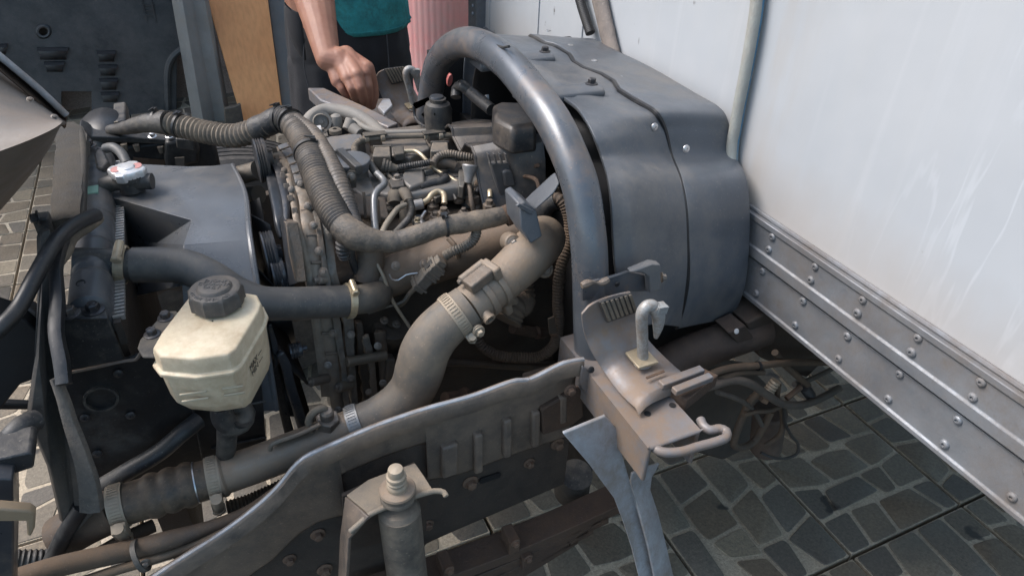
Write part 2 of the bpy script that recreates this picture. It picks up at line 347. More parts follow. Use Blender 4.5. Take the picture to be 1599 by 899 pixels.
# ------------------------------------------------------------------ wall paint of the cargo box
def wall_paint():
    mm = bpy.data.materials.new('white_box_paint'); mm.use_nodes = True; t = mm.node_tree; b = t.nodes['Principled BSDF']
    geo = t.nodes.new('ShaderNodeNewGeometry')
    def mp(scale, rot=(0, 0, 0)):
        n = t.nodes.new('ShaderNodeMapping'); n.inputs['Scale'].default_value = scale; n.inputs['Rotation'].default_value = rot
        L(t, geo.outputs['Position'], n.inputs[0]); return n.outputs[0]
    def noise(vec, scale, detail=4, rough=.6):
        n = t.nodes.new('ShaderNodeTexNoise'); n.inputs['Scale'].default_value = scale; n.inputs['Detail'].default_value = detail
        n.inputs['Roughness'].default_value = rough; L(t, vec, n.inputs['Vector']); return n.outputs[0]
    def rng(x, a, c, lo=0, hi=1):
        n = t.nodes.new('ShaderNodeMapRange'); n.inputs[1].default_value = a; n.inputs[2].default_value = c
        n.inputs[3].default_value = lo; n.inputs[4].default_value = hi; L(t, x, n.inputs[0]); return n.outputs[0]
    def mul(a, c, op='MULTIPLY'):
        n = t.nodes.new('ShaderNodeMath'); n.operation = op
        for i, x in enumerate((a, c)):
            if isinstance(x, (int, float)): n.inputs[i].default_value = x
            else: L(t, x, n.inputs[i])
        return n.outputs[0]
    def mix(f, a, c):
        n = t.nodes.new('ShaderNodeMix'); n.data_type = 'RGBA'; L(t, f, n.inputs[0])
        for i, x in ((6, a), (7, c)):
            if isinstance(x, tuple): n.inputs[i].default_value = (*x, 1)
            else: L(t, x, n.inputs[i])
        return n.outputs[2]
    sep = t.nodes.new('ShaderNodeSeparateXYZ'); L(t, geo.outputs['Position'], sep.inputs[0])
    c = mix(rng(noise(mp((1, 1, 1)), 3), .35, .7), (.42, .435, .45), (.355, .375, .395))
    c = mix(mul(rng(noise(mp((1, 16, 1.2)), 2.2, 5), .5, .8), .22), c, (.42, .42, .41))          # faint run marks
    c = mix(mul(rng(noise(mp((1, 18, .7)), 1.5, 3), .58, .75), .10), c, (.70, .71, .72))
    # pale dried water trails, running down at a slant, near end of the wall
    rn = mul(noise(mp((1, 13, 1.5), (R(5), 0, 0)), 1.5, 3, .5), .5, 'SUBTRACT')
    ab = t.nodes.new('ShaderNodeMath'); ab.operation = 'ABSOLUTE'; L(t, rn, ab.inputs[0])
    near = rng(sep.outputs[1], .62, .42)
    trail = mul(mul(rng(ab.outputs[0], .022, .004), near), rng(noise(mp((1, 1, 1)), 6), .42, .55))
    c = mix(mul(near, .35), c, (.41, .435, .465)); c = mix(mul(trail, .24), c, (.62, .65, .68))
    # little dark scuffs
    vo = t.nodes.new('ShaderNodeTexVoronoi'); vo.inputs['Scale'].default_value = 10; L(t, mp((1, 2.2, .8), (R(14), 0, 0)), vo.inputs['Vector'])
    sc = mul(rng(vo.outputs['Distance'], .10, .06), rng(noise(mp((1, 1, 1)), 60), .5, .6))
    c = mix(mul(sc, .8), c, (.10, .09, .085))
    # rusty dirt that has gathered along the foot of the panel
    low = rng(mul(sep.outputs[2], mul(noise(mp((1, 6, 3)), 3), .10), 'SUBTRACT'), 1.01, .885)
    c = mix(mul(low, .42), c, (.34, .27, .21))
    # brown run-off beneath the hanging hose
    far = mul(rng(sep.outputs[1], .70, .80), rng(sep.outputs[1], .93, .83)); far = mul(far, rng(noise(mp((1, 12, 2)), 3), .35, .65))
    c = mix(mul(far, .25), c, (.36, .30, .24))
    L(t, c, b.inputs['Base Color']); b.inputs['Roughness'].default_value = .42
    n = t.nodes.new('ShaderNodeBump'); n.inputs['Strength'].default_value = .08; n.inputs['Distance'].default_value = .01
    L(t, noise(mp((1, 1, 1)), 9, 6), n.inputs['Height']); L(t, n.outputs[0], b.inputs['Normal'])
    return mm
m['wall'] = wall_paint()

def stone_mat(name, ramp_cols, bump=.5, island=False):
    mm = bpy.data.materials.new(name); mm.use_nodes = True; t = mm.node_tree; b = t.nodes['Principled BSDF']
    oi = t.nodes.new('ShaderNodeObjectInfo'); geo = t.nodes.new('ShaderNodeNewGeometry')
    cr = t.nodes.new('ShaderNodeValToRGB'); e = cr.color_ramp; e.interpolation = 'LINEAR'
    while len(e.elements) < len(ramp_cols): e.elements.new(.5)
    for i, cc in enumerate(ramp_cols): e.elements[i].position = i / (len(ramp_cols) - 1); e.elements[i].color = (*cc, 1)
    L(t, geo.outputs['Random Per Island'] if island else oi.outputs['Random'], cr.inputs[0])
    def noise(s, d=6, r=.65):
        n = t.nodes.new('ShaderNodeTexNoise'); n.inputs['Scale'].default_value = s; n.inputs['Detail'].default_value = d
        n.inputs['Roughness'].default_value = r; L(t, geo.outputs['Position'], n.inputs['Vector']); return n.outputs[0]
    def mixm(mode, f, a, c):
        n = t.nodes.new('ShaderNodeMix'); n.data_type = 'RGBA'; n.blend_type = mode
        if isinstance(f, float): n.inputs[0].default_value = f
        else: L(t, f, n.inputs[0])
        for i, x in ((6, a), (7, c)):
            if isinstance(x, tuple): n.inputs[i].default_value = (*x, 1)
            else: L(t, x, n.inputs[i])
        return n.outputs[2]
    def rng(x, a, c, lo=0, hi=1):
        n = t.nodes.new('ShaderNodeMapRange'); n.inputs[1].default_value = a; n.inputs[2].default_value = c
        n.inputs[3].default_value = lo; n.inputs[4].default_value = hi; L(t, x, n.inputs[0]); return n.outputs[0]
    g1 = noise(140, 5, .75); cc = mixm('MULTIPLY', .85, cr.outputs[0], mixm('MIX', rng(g1, .3, .7), (.55, .55, .55), (1.5, 1.48, 1.42)))
    cc = mixm('MIX', rng(noise(6), .52, .72, 0, .5), cc, (.085, .075, .06))
    cc = mixm('MIX', rng(noise(9, 3, .5), .68, .72, 0, .85), cc, (.012, .011, .011))      # oil spots
    cc = mixm('MIX', rng(noise(420, 2, .5), .69, .74, 0, .7), cc, (.16, .155, .14))
    L(t, cc, b.inputs['Base Color']); b.inputs['Roughness'].default_value = .62
    n = t.nodes.new('ShaderNodeBump'); n.inputs['Strength'].default_value = bump; n.inputs['Distance'].default_value = .004
    L(t, noise(110, 8, .7), n.inputs['Height']); L(t, n.outputs[0], b.inputs['Normal'])
    return mm
STC = [(.082, .071, .059), (.110, .096, .078), (.116, .095, .070), (.150, .128, .097), (.135, .104, .072), (.21, .175, .125)]
m['stone'] = stone_mat('paving_stone', STC); m['stonei'] = stone_mat('paving_stone_far', STC, island=True)
m['mortar'] = stone_mat('paving_mortar', [(.34, .28, .205), (.40, .34, .26)], .7)
m['under'] = M('joint_dirt', (.012, .011, .010), .9, bump=.3)

# ------------------------------------------------------------------ ground: cast slabs of irregular stones in mortar
ground = G().add([(-60, -40, -.03), (60, -40, -.03), (60, 80, -.03), (-60, 80, -.03)], [[0, 1, 2, 3]]).build('ground', 'under')
ground['kind'] = 'structure'
SX, SY, OX, OY = .395, .41, 1.240 - .395 * 10, .575 - .41 * 10
def clip(poly, p, nrm):
    out = []
    for i in range(len(poly)):
        a, b = poly[i], poly[(i + 1) % len(poly)]; da = (a - p).dot(nrm); db = (b - p).dot(nrm)
        if da <= 0: out.append(a)
        if da * db < 0: out.append(a + (b - a) * (da / (da - db)))
    return out
def inset(poly, d):
    q = list(poly); n = len(poly)
    for i in range(n):
        a, b = poly[i], poly[(i + 1) % n]; e = b - a
        if e.length < 1e-5: continue
        nr = Vector((e.y, -e.x)).normalized(); q = clip(q, a - nr * d, nr)
    return q
def rounded(poly, r):
    out = []; n = len(poly)
    for i in range(n):
        a, b, c = poly[i - 1], poly[i], poly[(i + 1) % n]
        r1 = min(r, (a - b).length * .4); r2 = min(r, (c - b).length * .4)
        p1 = b + (a - b).normalized() * r1; p2 = b + (c - b).normalized() * r2
        out += [p1, p1 * .25 + b * .5 + p2 * .25, p2]
    return out
patterns = []
for k in range(6):
    rr = random.Random(140 + k); cells = []; nr = 4
    # wavy course lines, then slanted cuts: irregular four-sided stones
    kn = [0, .22, .5, .78, 1]
    course = [[(0 if j == 0 else 1 if j == nr else (j + rr.uniform(-.21, .21)) / nr) for _ in kn] for j in range(nr + 1)]
    def cy_(j, x):
        for q in range(len(kn) - 1):
            if x <= kn[q + 1] + 1e-9: t = (x - kn[q]) / (kn[q + 1] - kn[q]); return course[j][q] * (1 - t) + course[j][q + 1] * t
    for j in range(nr):
        cuts = [0]; x = rr.uniform(.16, .34)
        while x < .86: cuts.append(x); x += rr.uniform(.17, .40)
        cuts.append(1); sl = [0] + [rr.uniform(-.05, .05) for _ in cuts[1:-1]] + [0]
        for q in range(len(cuts) - 1):
            a0, a1, b0, b1 = cuts[q] - sl[q], cuts[q + 1] - sl[q + 1], cuts[q] + sl[q], cuts[q + 1] + sl[q + 1]
            lo = [(a0, cy_(j, a0))] + [(x_, cy_(j, x_)) for x_ in kn if a0 + .03 < x_ < a1 - .03] + [(a1, cy_(j, a1))]
            hi = [(b1, cy_(j + 1, b1))] + [(x_, cy_(j + 1, x_)) for x_ in reversed(kn) if b0 + .03 < x_ < b1 - .03] + [(b0, cy_(j + 1, b0))]
            poly = [Vector((.002 + u_ * (SX - .004), .002 + v_ * (SY - .004))) for u_, v_ in lo + hi]
            poly = inset(poly, .0052)
            poly = [p for i, p in enumerate(poly) if (p - poly[i - 1]).length > .003]
            if len(poly) > 2: cells.append(rounded(poly, .009))
    if k % 2: cells = [[Vector((SX * (p.y / SY), SY * (p.x / SX))) for p in reversed(c)] for c in cells]
    patterns.append(cells)
def stone_geo(g, poly, dx=0, dy=0, h=.0022):
    c = sum(poly, Vector((0, 0))) / len(poly)
    g.loft([[Vector((p.x + dx, p.y + dy, -.004)) for p in poly], [Vector((p.x + dx, p.y + dy, h * .4)) for p in poly],
            [Vector((c.x + (p.x - c.x) * .975 + dx, c.y + (p.y - c.y) * .975 + dy, h)) for p in poly]], True)
    n = len(poly); g.f.append([len(g.v) - n + i for i in range(n)])
pmesh = []; jmesh = []
for cells in patterns:
    row = []
    for poly in cells:
        g = G(); stone_geo(g, poly); o = g.build('paving_stone', 'stone'); row.append((o.data, o.location.copy())); bpy.data.objects.remove(o)
    pmesh.append(row)
slab_g = G().box((.005, .005, -.028), (SX - .005, SY - .005, 0)); so = slab_g.build('paving_slab', 'mortar'); slab_me, slab_c = so.data, so.location.copy(); bpy.data.objects.remove(so)
def infrustum(p, lo=-40):
    q = Vector(p) - CAM
    if q.dot(fw) < .1: return False
    u, v = proj(p); return lo < u < 1640 and lo < v < 940
def inpoly(u, v, P):
    c = False
    for i in range(len(P)):
        (x1, y1), (x2, y2) = P[i - 1], P[i]
        if (y1 > v) != (y2 > v) and u < (x2 - x1) * (v - y1) / (y2 - y1) + x1: c = not c
    return c
SEE = [[(1010, 740), (1235, 620), (1620, 840), (1620, 920), (1010, 920)], [(-20, 580), (110, 590), (150, 880), (-20, 880)],
       [(-20, 225), (120, 225), (90, 490), (-20, 500)], [(650, 770), (900, 740), (900, 870), (650, 870)]]
rest = G(); budget = 290
cand = []
for i in range(-14, 30):
    for j in range(-2, 30):
        x, y = OX + i * SX, OY + j * SY; c = Vector((x + SX / 2, y + SY / 2, 0))
        vis = any(inpoly(*proj((x + a * SX, y + b * SY, 0)), P) for a in (.1, .5, .9) for b in (.1, .5, .9) for P in SEE if (Vector((x, y, 0)) - CAM).dot(fw) > .2)
        near_ = infrustum(c, -500)
        if not near_ and not (-1.5 < x < 2.6 and -.2 < y < 4.2): continue
        cand.append(((c - CAM).length, i, j, x, y, vis))
cand.sort()
for dist, i, j, x, y, vis in cand:
    k = (i * 7 + j * 3 + i * j) % 6
    sl = bpy.data.objects.new('paving_slab', slab_me); COL.objects.link(sl); sl.parent = ground
    sl.location = Vector((x, y, 0)) + slab_c - ground.location
    if vis and budget >= len(pmesh[k]):
        budget -= len(pmesh[k])
        for me, loc in pmesh[k]:
            s_ = bpy.data.objects.new('paving_stone', me); COL.objects.link(s_); s_.parent = sl
            s_.location = loc - slab_c + Vector((0, 0, rnd.uniform(-.001, .001)))
    else:
        for poly in patterns[k]: stone_geo(rest, poly, x, y)
ro = rest.build('paving_stones', 'stonei', ground); ro['kind'] = 'stuff'

# ------------------------------------------------------------------ background things
def wall_rough():
    mm = stone_mat('rough_render', [(.28, .21, .18), (.33, .25, .21)], 1.0); return mm
g = G(); rows = []
for i in range(61):
    rows.append([Vector((-4 + 8 * i / 60, 4.44 + .03 * mnoise.noise(Vector((i * .7, k * .7, 3))), 3.2 * k / 24)) for k in range(25)])
g.loft(rows); g.loft([[p + Vector((0, .2, 0)) for p in r] for r in rows])
tag(g.build('workshop_wall', wall_rough(), angle=180), 'rough pinkish rendered wall behind the black plastic undertray', 'wall')

# black plastic undertray leaning on the wall: a sheet with real holes
yu = lambda v: 4.25 + (195 - v) * .0003
def U(u, v): return at(u, v, y=yu(v))
tray = thing('undertray', 'black plastic undertray with louvres and cut-outs leaning on the rough wall', 'undertray', U(140, 200))
holes = [(96, 143, 143, 204), (276, 84, 312, 204)]
us = sorted({-330, -260, -200, -130, -60, 0, 40, 60, 76, 96, 143, 200, 262, 276, 292})
vs_ = sorted({-260, -160, -60, 0, 41, 57, 84, 120, 143, 175, 204})
vv = {}; g = G()
def edge_u(v): return 270 + max(0, v) * .2
for a in range(len(us) - 1):
    for b in range(len(vs_) - 1):
        u0, u1, v0, v1 = us[a], us[a + 1], vs_[b], vs_[b + 1]; mu, mv = (u0 + u1) / 2, (v0 + v1) / 2
        if 96 < mu < 143 and mv > 143: continue
        if mu > 276 and mv > 84: continue
        if 60 < mu < 76 and 41 < mv < 57: continue
        lim = lambda u, v: min(u, edge_u(v)) if u > 270 else u
        ids = []
        for (u, v) in ((u0, v0), (u1, v0), (u1, v1), (u0, v1)):
            key = (u, v)
            if key not in vv: vv[key] = len(g.v); g.v.append(U(lim(u, v), v))
            ids.append(vv[key])
        g.f.append(ids)
# ring that rounds the small hole
o = g.build('panel', 'traym', tray, solid=.008, bevel=.003)
g = G(); c = U(68, 49); ex = (U(80, 49) - c); ey = (U(68, 60) - c)
rw = [[c + (ex * math.cos(a) + ey * math.sin(a)) * q + Vector((0, -.006 * z, 0)) for a in [2 * math.pi * k / 24 for k in range(24)]] for q, z in ((.62, 0), (.62, 1.6), (.8, 1.8), (1.05, .7))]
g.loft(rw, True); g.build('hole_rim', 'traym', tray, solid=.003)
def louvre(u0, v0, u1, v1):
    g = G(); a, b, c_, d_ = U(u0, v0), U(u1, v0), U(u1 - 3, v1), U(u0 + 4, v1)
    q = lambda p_, k: p_ + Vector((0, -.010 * k - .001, 0))
    m1, m2 = d_.lerp(a, .45) + (c_ - d_) * .08, c_.lerp(b, .45) - (c_ - d_) * .08
    g.loft([[q(a, .2), q(b, .2)], [q(m1.lerp(a, .55), 2.2), q(m2.lerp(b, .55), 2.2)], [q(m1, 2.0), q(m2, 2.0)], [q(d_, .2), q(c_, .2)]])
    o = g.build('louvre', 'traym', tray, solid=.004)
    G().prism([q(U(u0, v0), .4), q(U(u1, v0), .4), q(U(u1 - 1, v0 + 3.5), 1.7), q(U(u0 + 1, v0 + 3.5), 1.7)], Vector((0, -.012, 0))).build('slot', 'blk2', o)
for q in ((58, 74, 107, 93), (69, 96, 101, 112), (151, 79, 181, 96), (153, 101, 183, 118), (155, 122, 184, 140), (157, 143, 186, 159), (0, 68, 12, 84)): louvre(*q)
g = G()
for k in range(3): g.obox(U(232, 8 + k * 8), Vector((.028, 0, 0)), Vector((0, -.010, 0)), Vector((0, 0, .004)))
g.obox(U(225, 16), Vector((.004, 0, 0)), Vector((0, -.012, 0)), Vector((0, 0, .06))); g.obox(U(239, 16), Vector((.004, 0, 0)), Vector((0, -.012, 0)), Vector((0, 0, .06)))
g.build('ladder_rib', 'traym', tray)
# raised rim round the arched cut-out
arc = pts([(264, 204), (262, 150), (262, 110), (268, 92), (280, 80), (294, 72)], y=4.26)
G().tube(arc, .018, n=8).build('cutout_rim', 'traym', tray)

def board(name, mat, poly, y0, y1, thick, label, cat, bev=.004):
    P = [at(u, v, y=y0 + (y1 - y0) * (195 - v) / 195) for u, v in poly]
    return tag(G().prism(P, (0, thick, 0)).build(name, mat, bevel=bev), label, cat)
m['galv'] = M('old_galvanised', (.22, .225, .22), .55, .3, dust=(.20, .185, .16), amt=.5, nscale=5, bump=.25)
def wood():
    mm = M('orange_ply', (.66, .33, .14), .45, col2=(.56, .255, .10), nscale=3, bump=.05); t = mm.node_tree
    b = t.nodes['Principled BSDF']; geo = t.nodes.new('ShaderNodeNewGeometry'); mp = t.nodes.new('ShaderNodeMapping'); mp.inputs['Scale'].default_value = (60, 60, 5)
    n = t.nodes.new('ShaderNodeTexNoise'); n.inputs['Scale'].default_value = 1; n.inputs['Detail'].default_value = 4
    L(t, geo.outputs['Position'], mp.inputs[0]); L(t, mp.outputs[0], n.inputs[0])
    old = b.inputs['Base Color'].links[0].from_socket; mx = t.nodes.new('ShaderNodeMix'); mx.data_type = 'RGBA'; mx.blend_type = 'MULTIPLY'; mx.inputs[0].default_value = .28
    r_ = t.nodes.new('ShaderNodeValToRGB'); r_.color_ramp.elements[0].position = .3; r_.color_ramp.elements[0].color = (.55, .5, .45, 1); r_.color_ramp.elements[1].position = .6; r_.color_ramp.elements[1].color = (1.1, 1.05, 1, 1)
    L(t, n.outputs[0], r_.inputs[0]); L(t, old, mx.inputs[6]); L(t, r_.outputs[0], mx.inputs[7]); L(t, mx.outputs[2], b.inputs['Base Color'])
    return mm
m['wood'] = wood()
m['slate'] = M('grey_board', (.12, .135, .14), .55, dust=(.15, .13, .11), amt=.35, nscale=4, bump=.1)
# folded galvanised channel
P0 = [(258, -60, 4.05), (274, -60, 3.99), (290, -60, 4.05), (308, -60, 4.03), (314, -60, 4.10)]
P1 = [(306, 215, 4.0), (322, 215, 3.94), (340, 215, 4.0), (358, 215, 3.98), (366, 215, 4.04)]
tag(G().loft([[at(u, v, y=y) for u, v, y in P0], [at(u, v, y=y) for u, v, y in P1]]).build('metal_channel', 'galv', solid=.006, bevel=.004, angle=60), 'dull galvanised folded metal strip leaning between the undertray and the wooden board', 'metal strip')
board('wooden_board', 'wood', [(300, -80), (408, -80), (443, 186), (380, 197)], 3.92, 4.1, .018, 'orange-brown plywood board leaning beside the grey metal strip', 'board')
board('corner_bracket', 'blkd', [(350, 170), (366, 167), (376, 163), (382, 197), (352, 200)], 3.86, 3.86, .03, 'small dark bracket at the foot of the orange plywood board', 'bracket')
board('grey_board', 'slate', [(409, -80), (520, -80), (540, 190), (443, 190)], 3.95, 4.15, .015, 'slate-grey sheet leaning behind the person, right of the plywood board', 'board')

# faded red ribbed drum
def drum():
    c = Vector((.985, 2.85, 0)); g = G(); rows = []; n = 132
    for k, z in enumerate([0, .02, .05, .95, 1.0, 1.02, 1.04, 1.2, 1.24, 1.25]):
        rows.append([c + Vector((math.cos(2 * math.pi * i / n), math.sin(2 * math.pi * i / n), 0)) * ((.172 if k not in (4, 5) else .178) - (.02 if z > 1.22 else 0) + (.0035 if (i % 3 == 0 and .04 < z < .97) else 0)) + Vector((0, 0, z)) for i in range(n)])
    g.loft(rows, True, True)
    mm = M('faded_pink_plastic', (.78, .40, .38), .45, col2=(.74, .33, .315), nscale=5, dust=(.62, .42, .39), amt=.3, bump=.05, sss=.1)
    t = thing('drum', 'faded red ribbed plastic drum standing behind the box corner', 'drum', c)
    g.build('body', mm, t, angle=50)
    G().lathe(c + Vector((0, 0, 1.248)), (0, 0, 1), [(.06, 0), (.06, .03), (.05, .035)], 24).build('lid', mm, t)
drum()
# ------------------------------------------------------------------ the truck
truck = thing('truck', 'truck with its engine laid bare in front of the white box body', 'truck', (.1, 1.05, 0))
T = truck
# --- box body
XW = .827
box_ = G().box((XW, -.02, .80), (XW + 2.6, 2.02, 2.9)).build('cargo_box', 'wall', T, bevel=.006)
def rail(z0, z1, lip0, lip1, xo):
    g = G(); prof = [(XW - .001, z0), (XW - xo - .0035, z0), (XW - xo - .0035, lip0), (XW - xo, lip0 + .002), (XW - xo, lip1), (XW - xo - .003, lip1 + .002), (XW - xo - .003, z1), (XW - .001, z1)]
    g.loft([[Vector((x, y, z)) for x, z in prof] for y in (-.02, 2.02)], True, True)
    return g.build('box_rail', 'alu', T, bevel=.0012)
ru = rail(.874, .946, .892, .934, .012); rl = rail(.792, .868, .799, .866, .008)
G().box((XW - .004, -.02, .866), (XW - .0005, 2.02, .8755)).build('rail_joint', 'blk2', T)
G().tube([(XW - .004, -.02, .949), (XW - .004, 2.02, .949)], .004, n=8, sm=False).build('sealant_bead', 'alu', T)
for k in range(-2, 8):
    y = .712 - .094 * k + rnd.uniform(-.002, .002)
    if y < 0: continue
    for z, par, x in ((.9295, ru, XW - .012), (.904, ru, XW - .012), (.859, rl, XW - .008), (.813, rl, XW - .008)):
        fit('rivet', 'alu', par, (x, y + (.004 if z < .87 else 0), z + rnd.uniform(-.0015, .0015)), (-1, 0, 0), .0070 + rnd.uniform(-.0006, .0004))
# far corner post with its two fasteners
post = G().box((XW - .03, 1.965, .80), (XW + .02, 2.03, 2.9)).build('corner_post', 'alu', T, bevel=.004)
for v in (10, 22): fit('rivet', 'alu', post, at(738, v, x=XW - .03), (-1, 0, 0), .007)
for y in (1.93, 1.62, 1.40): G().box((XW - .003, y, .95), (XW - .0005, y + .006, 2.9)).build('panel_seam', 'wall', T)

# --- two overlapping flaps of the engine tunnel
F = [(893, 165), (915, 192), (929, 220), (940, 250), (950, 288), (955, 325), (958, 375), (961, 418), (968, 460), (985, 505)]
S = [(1010, 170), (1025, 182), (1036, 205), (1045, 245), (1059, 283), (1067, 323), (1070, 380), (1071, 432), (1065, 473), (1054, 512)]
Rr = [(1114, 164), (1131, 181), (1139, 206), (1145, 242), (1163, 278), (1169, 323), (1168, 385), (1162, 439), (1152, 470), (1140, 492)]
xs = lambda P, x: [at(u, v, x=x) for u, v in P]
def far_top(row, n=9):
    p = row[0]; out = []
    for y, z in ((1.40, -.30), (1.395, -.16), (1.385, -.07), (1.36, -.018), (1.32, 0), (1.22, .001)): out.append(Vector((p.x, y, p.z + z)))
    return out + row
fx = [.535, .522, .518, .522, .498, .492, .493, .495, .498, .50]
sx_ = [.66, .66, .674, .682, .656, .650, .652, .655, .658, .66]
rx_ = [.806, .806, .814, .822, .800, .797, .798, .80, .804, .806]
Fr = far_top([at(u, v, x=x_) for (u, v), x_ in zip(F, fx)]); Sr = far_top([at(u, v, x=x_) for (u, v), x_ in zip(S, sx_)]); Rw = far_top([at(u, v, x=x_) for (u, v), x_ in zip(Rr, rx_)])
Sr = [p_ + Vector((.016 * ((k % 2) - .5), 0, 0)) if p_.y > .9 else p_ for k, p_ in enumerate(Sr[:4] + [Sr[4].lerp(Sr[5], .5)] + [Sr[5].lerp(Sr[6], t) for t in (0, .12, .33, .36, .62, .66, .88)] + Sr[6:])] if False else Sr
def resample(row, n=5):
    P = [Vector(p) for p in row]; out = []                       # the same number of steps in every span keeps the folds of all rows aligned
    for i in range(len(P) - 1):
        p0 = P[i - 1] if i else P[0] * 2 - P[1]; p1, p2 = P[i], P[i + 1]; p3 = P[i + 2] if i + 2 < len(P) else P[-1] * 2 - P[-2]
        l = (p2 - p1).length; m1 = (p2 - p0) * (l / max(1e-6, (p2 - p1).length + (p1 - p0).length)); m2 = (p3 - p1) * (l / max(1e-6, (p3 - p2).length + l))
        for k in range(n):
            t = k / n; out.append(p1 * (2 * t**3 - 3 * t * t + 1) + m1 * (t**3 - 2 * t * t + t) + p2 * (-2 * t**3 + 3 * t * t) + m2 * (t**3 - t * t))
    out.append(P[-1]); return out
def zig(p_):
    if p_.y < .90 or p_.z < 1.08: return p_
    k = (p_.y - .90) / .085; f = k - int(k); a, b_ = (.011, -.003) if int(k) % 2 else (-.003, .011)
    t = min(1, f / .22); return p_ + Vector((a + (b_ - a) * (1 - t) if f < .22 else a, 0, 0))
Fr, Sr, Rw = resample(Fr, 8), [zig(p_) for p_ in resample(Sr, 8)], resample(Rw, 8)
def flap(rows_in, name, mat, solid, wav=0):
    base = rows_in; rows = []
    for a in range(len(base) - 1):
        for k in range(7):
            if k == 0 and a: continue
            t = k / 6; rows.append([p.lerp(q, t) + Vector((0, wav * mnoise.noise(p * 7 + Vector((t, 0, 0))), wav * mnoise.noise(p * 6 + Vector((0, t, 5))))) for p, q in zip(base[a], base[a + 1])])
    return G().loft(rows).build(name, mat, T, solid=solid, bevel=.0012, off=0)
mid = [(a * .45 + b * .55) for a, b in zip(Fr, Sr)]
fl1 = flap([Fr, [a * .8 + b * .2 + Vector((0, -.006, .004)) for a, b in zip(Fr, Sr)], [b + Vector((.02, .004, -.003)) for b in Sr]], 'tunnel_flap', 'cover', .006, .004)
fl2 = flap([[b + Vector((0, -.004, .004)) for b in Sr], Rw], 'tunnel_flap', 'cover', .007, .003)
# stitched step of the rear flap and the dark line of its lip
G().tube([b + Vector((-.001, -.004, .004)) for b in Sr], .0046, n=8, sm=False).build('flap_lip', 'blk', fl2)
for u, v, x in ((1067, 231, .67), (1082, 361, .675), (1070, 482, .675), (855, 54, .70), (890, 77, .70), (927, 101, .70), (968, 127, .70), (1014, 155, .70), (1018, 197, .645)):
    p = at(u, v, x=x); ax = (0, 0, 1) if v < 190 else (0, -1, .2)
    fit('screw', 'steel', fl2, p + Vector(ax) * .007, ax, .0062)
# pads with bolts pressed into the front flap's top
for (u0, v0, u1, v1, bu, bv) in ((798, 80, 868, 82, 838, 71), (872, 132, 946, 134, 911, 121)):
    z = 1.117; a, b = at(u0, v0 + 9, z=z), at(u1, v1 + 9, z=z)
    g = G(); pr = [Vector((0, .0, -.012)), Vector((0, -.002, .0)), Vector((0, .006, .005)), Vector((0, .045, .003)), Vector((0, .06, -.012))]
    x0, x1 = .47, b.x; y0 = b.y
    g.loft([[Vector((x, y0, z)) + p for p in pr] for x in (x0, x1)], True, True)
    pad = g.build('bolt_pad', 'cover', fl1, bevel=.004, seg=3)
    bolt(pad, Vector((at(bu, bv, z=z + .006).x, y0 + .030, z + .004)), (0, 0, 1), .011, 'boltb')
# tunnel's inner lining (dark)
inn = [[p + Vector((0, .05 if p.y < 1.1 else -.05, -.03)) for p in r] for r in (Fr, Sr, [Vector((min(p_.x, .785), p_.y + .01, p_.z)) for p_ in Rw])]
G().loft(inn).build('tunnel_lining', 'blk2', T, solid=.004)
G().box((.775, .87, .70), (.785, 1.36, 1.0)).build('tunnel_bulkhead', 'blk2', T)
G().box((.462, 1.40, .70), (.80, 1.41, 1.07)).build('far_dark_panel', 'blk2', T)  # black panel added to keep the inside of the hoop dark

# --- pipe hoop
hp = [(925, 575), (923, 520), (922, 450), (920, 390), (915, 343), (906, 290), (888, 240), (864, 190), (829, 141), (793, 99), (757, 74), (727, 66), (699, 79), (681, 105), (672, 150), (668, 185)]
hoop = G().tube([at(u, v, x=.45) for u, v in hp], .0255, n=26, step=.012).build('hoop_pipe', 'arch', T)
hp3 = [at(u, v, x=.45) for u, v in hp]
# weld and flat ears at the near foot
ear = G(); 
a_, b_, c_, d_ = at(909, 445, x=.44), at(975, 427, x=.50), at(975, 452, x=.50), at(911, 466, x=.44)
P = [at(909, 443, y=.655), at(950, 434, y=.655), at(982, 424, y=.66), at(1010, 430, y=.665), at(1013, 455, y=.665), at(985, 455, y=.66), at(952, 462, y=.655), at(910, 470, y=.655)]
ear = G().prism(P, (0, .005, 0)).build('hoop_bracket', 'arch', T, bevel=.001)
ys = .648
P = [at(984, 425, y=ys), at(1018, 411, y=ys + .004), at(1032, 413, y=ys), at(1033, 452, y=ys), at(1014, 458, y=ys), at(1013, 432, y=ys), at(1004, 426, y=ys)]
cl = G().prism(P, (0, .012, 0)).build('flap_clip', 'cover', fl1, bevel=.002)
bolt(cl, at(1033, 433, y=.66), (1, -.3, 0), .008, 'boltm')
fit('screw', 'blk', ear, at(964, 444, y=.654), (0, -1, 0), .004)
wl = G()
wp = smooth(pts([(908, 446), (922, 441), (938, 442), (950, 436)], y=.642), .003); 
wl.tube(wp, .0042, n=8, sm=False, jit=.9).build('weld_bead', 'frame', hoop)
# three strip-shaped rubber scraps on the hoop
sc = G().tube(smooth(pts([(770, 68), (783, 74), (795, 73)], x=.44), .004), .0022, n=6, sm=False); sc.build('wire_scrap', 'blk', hoop)

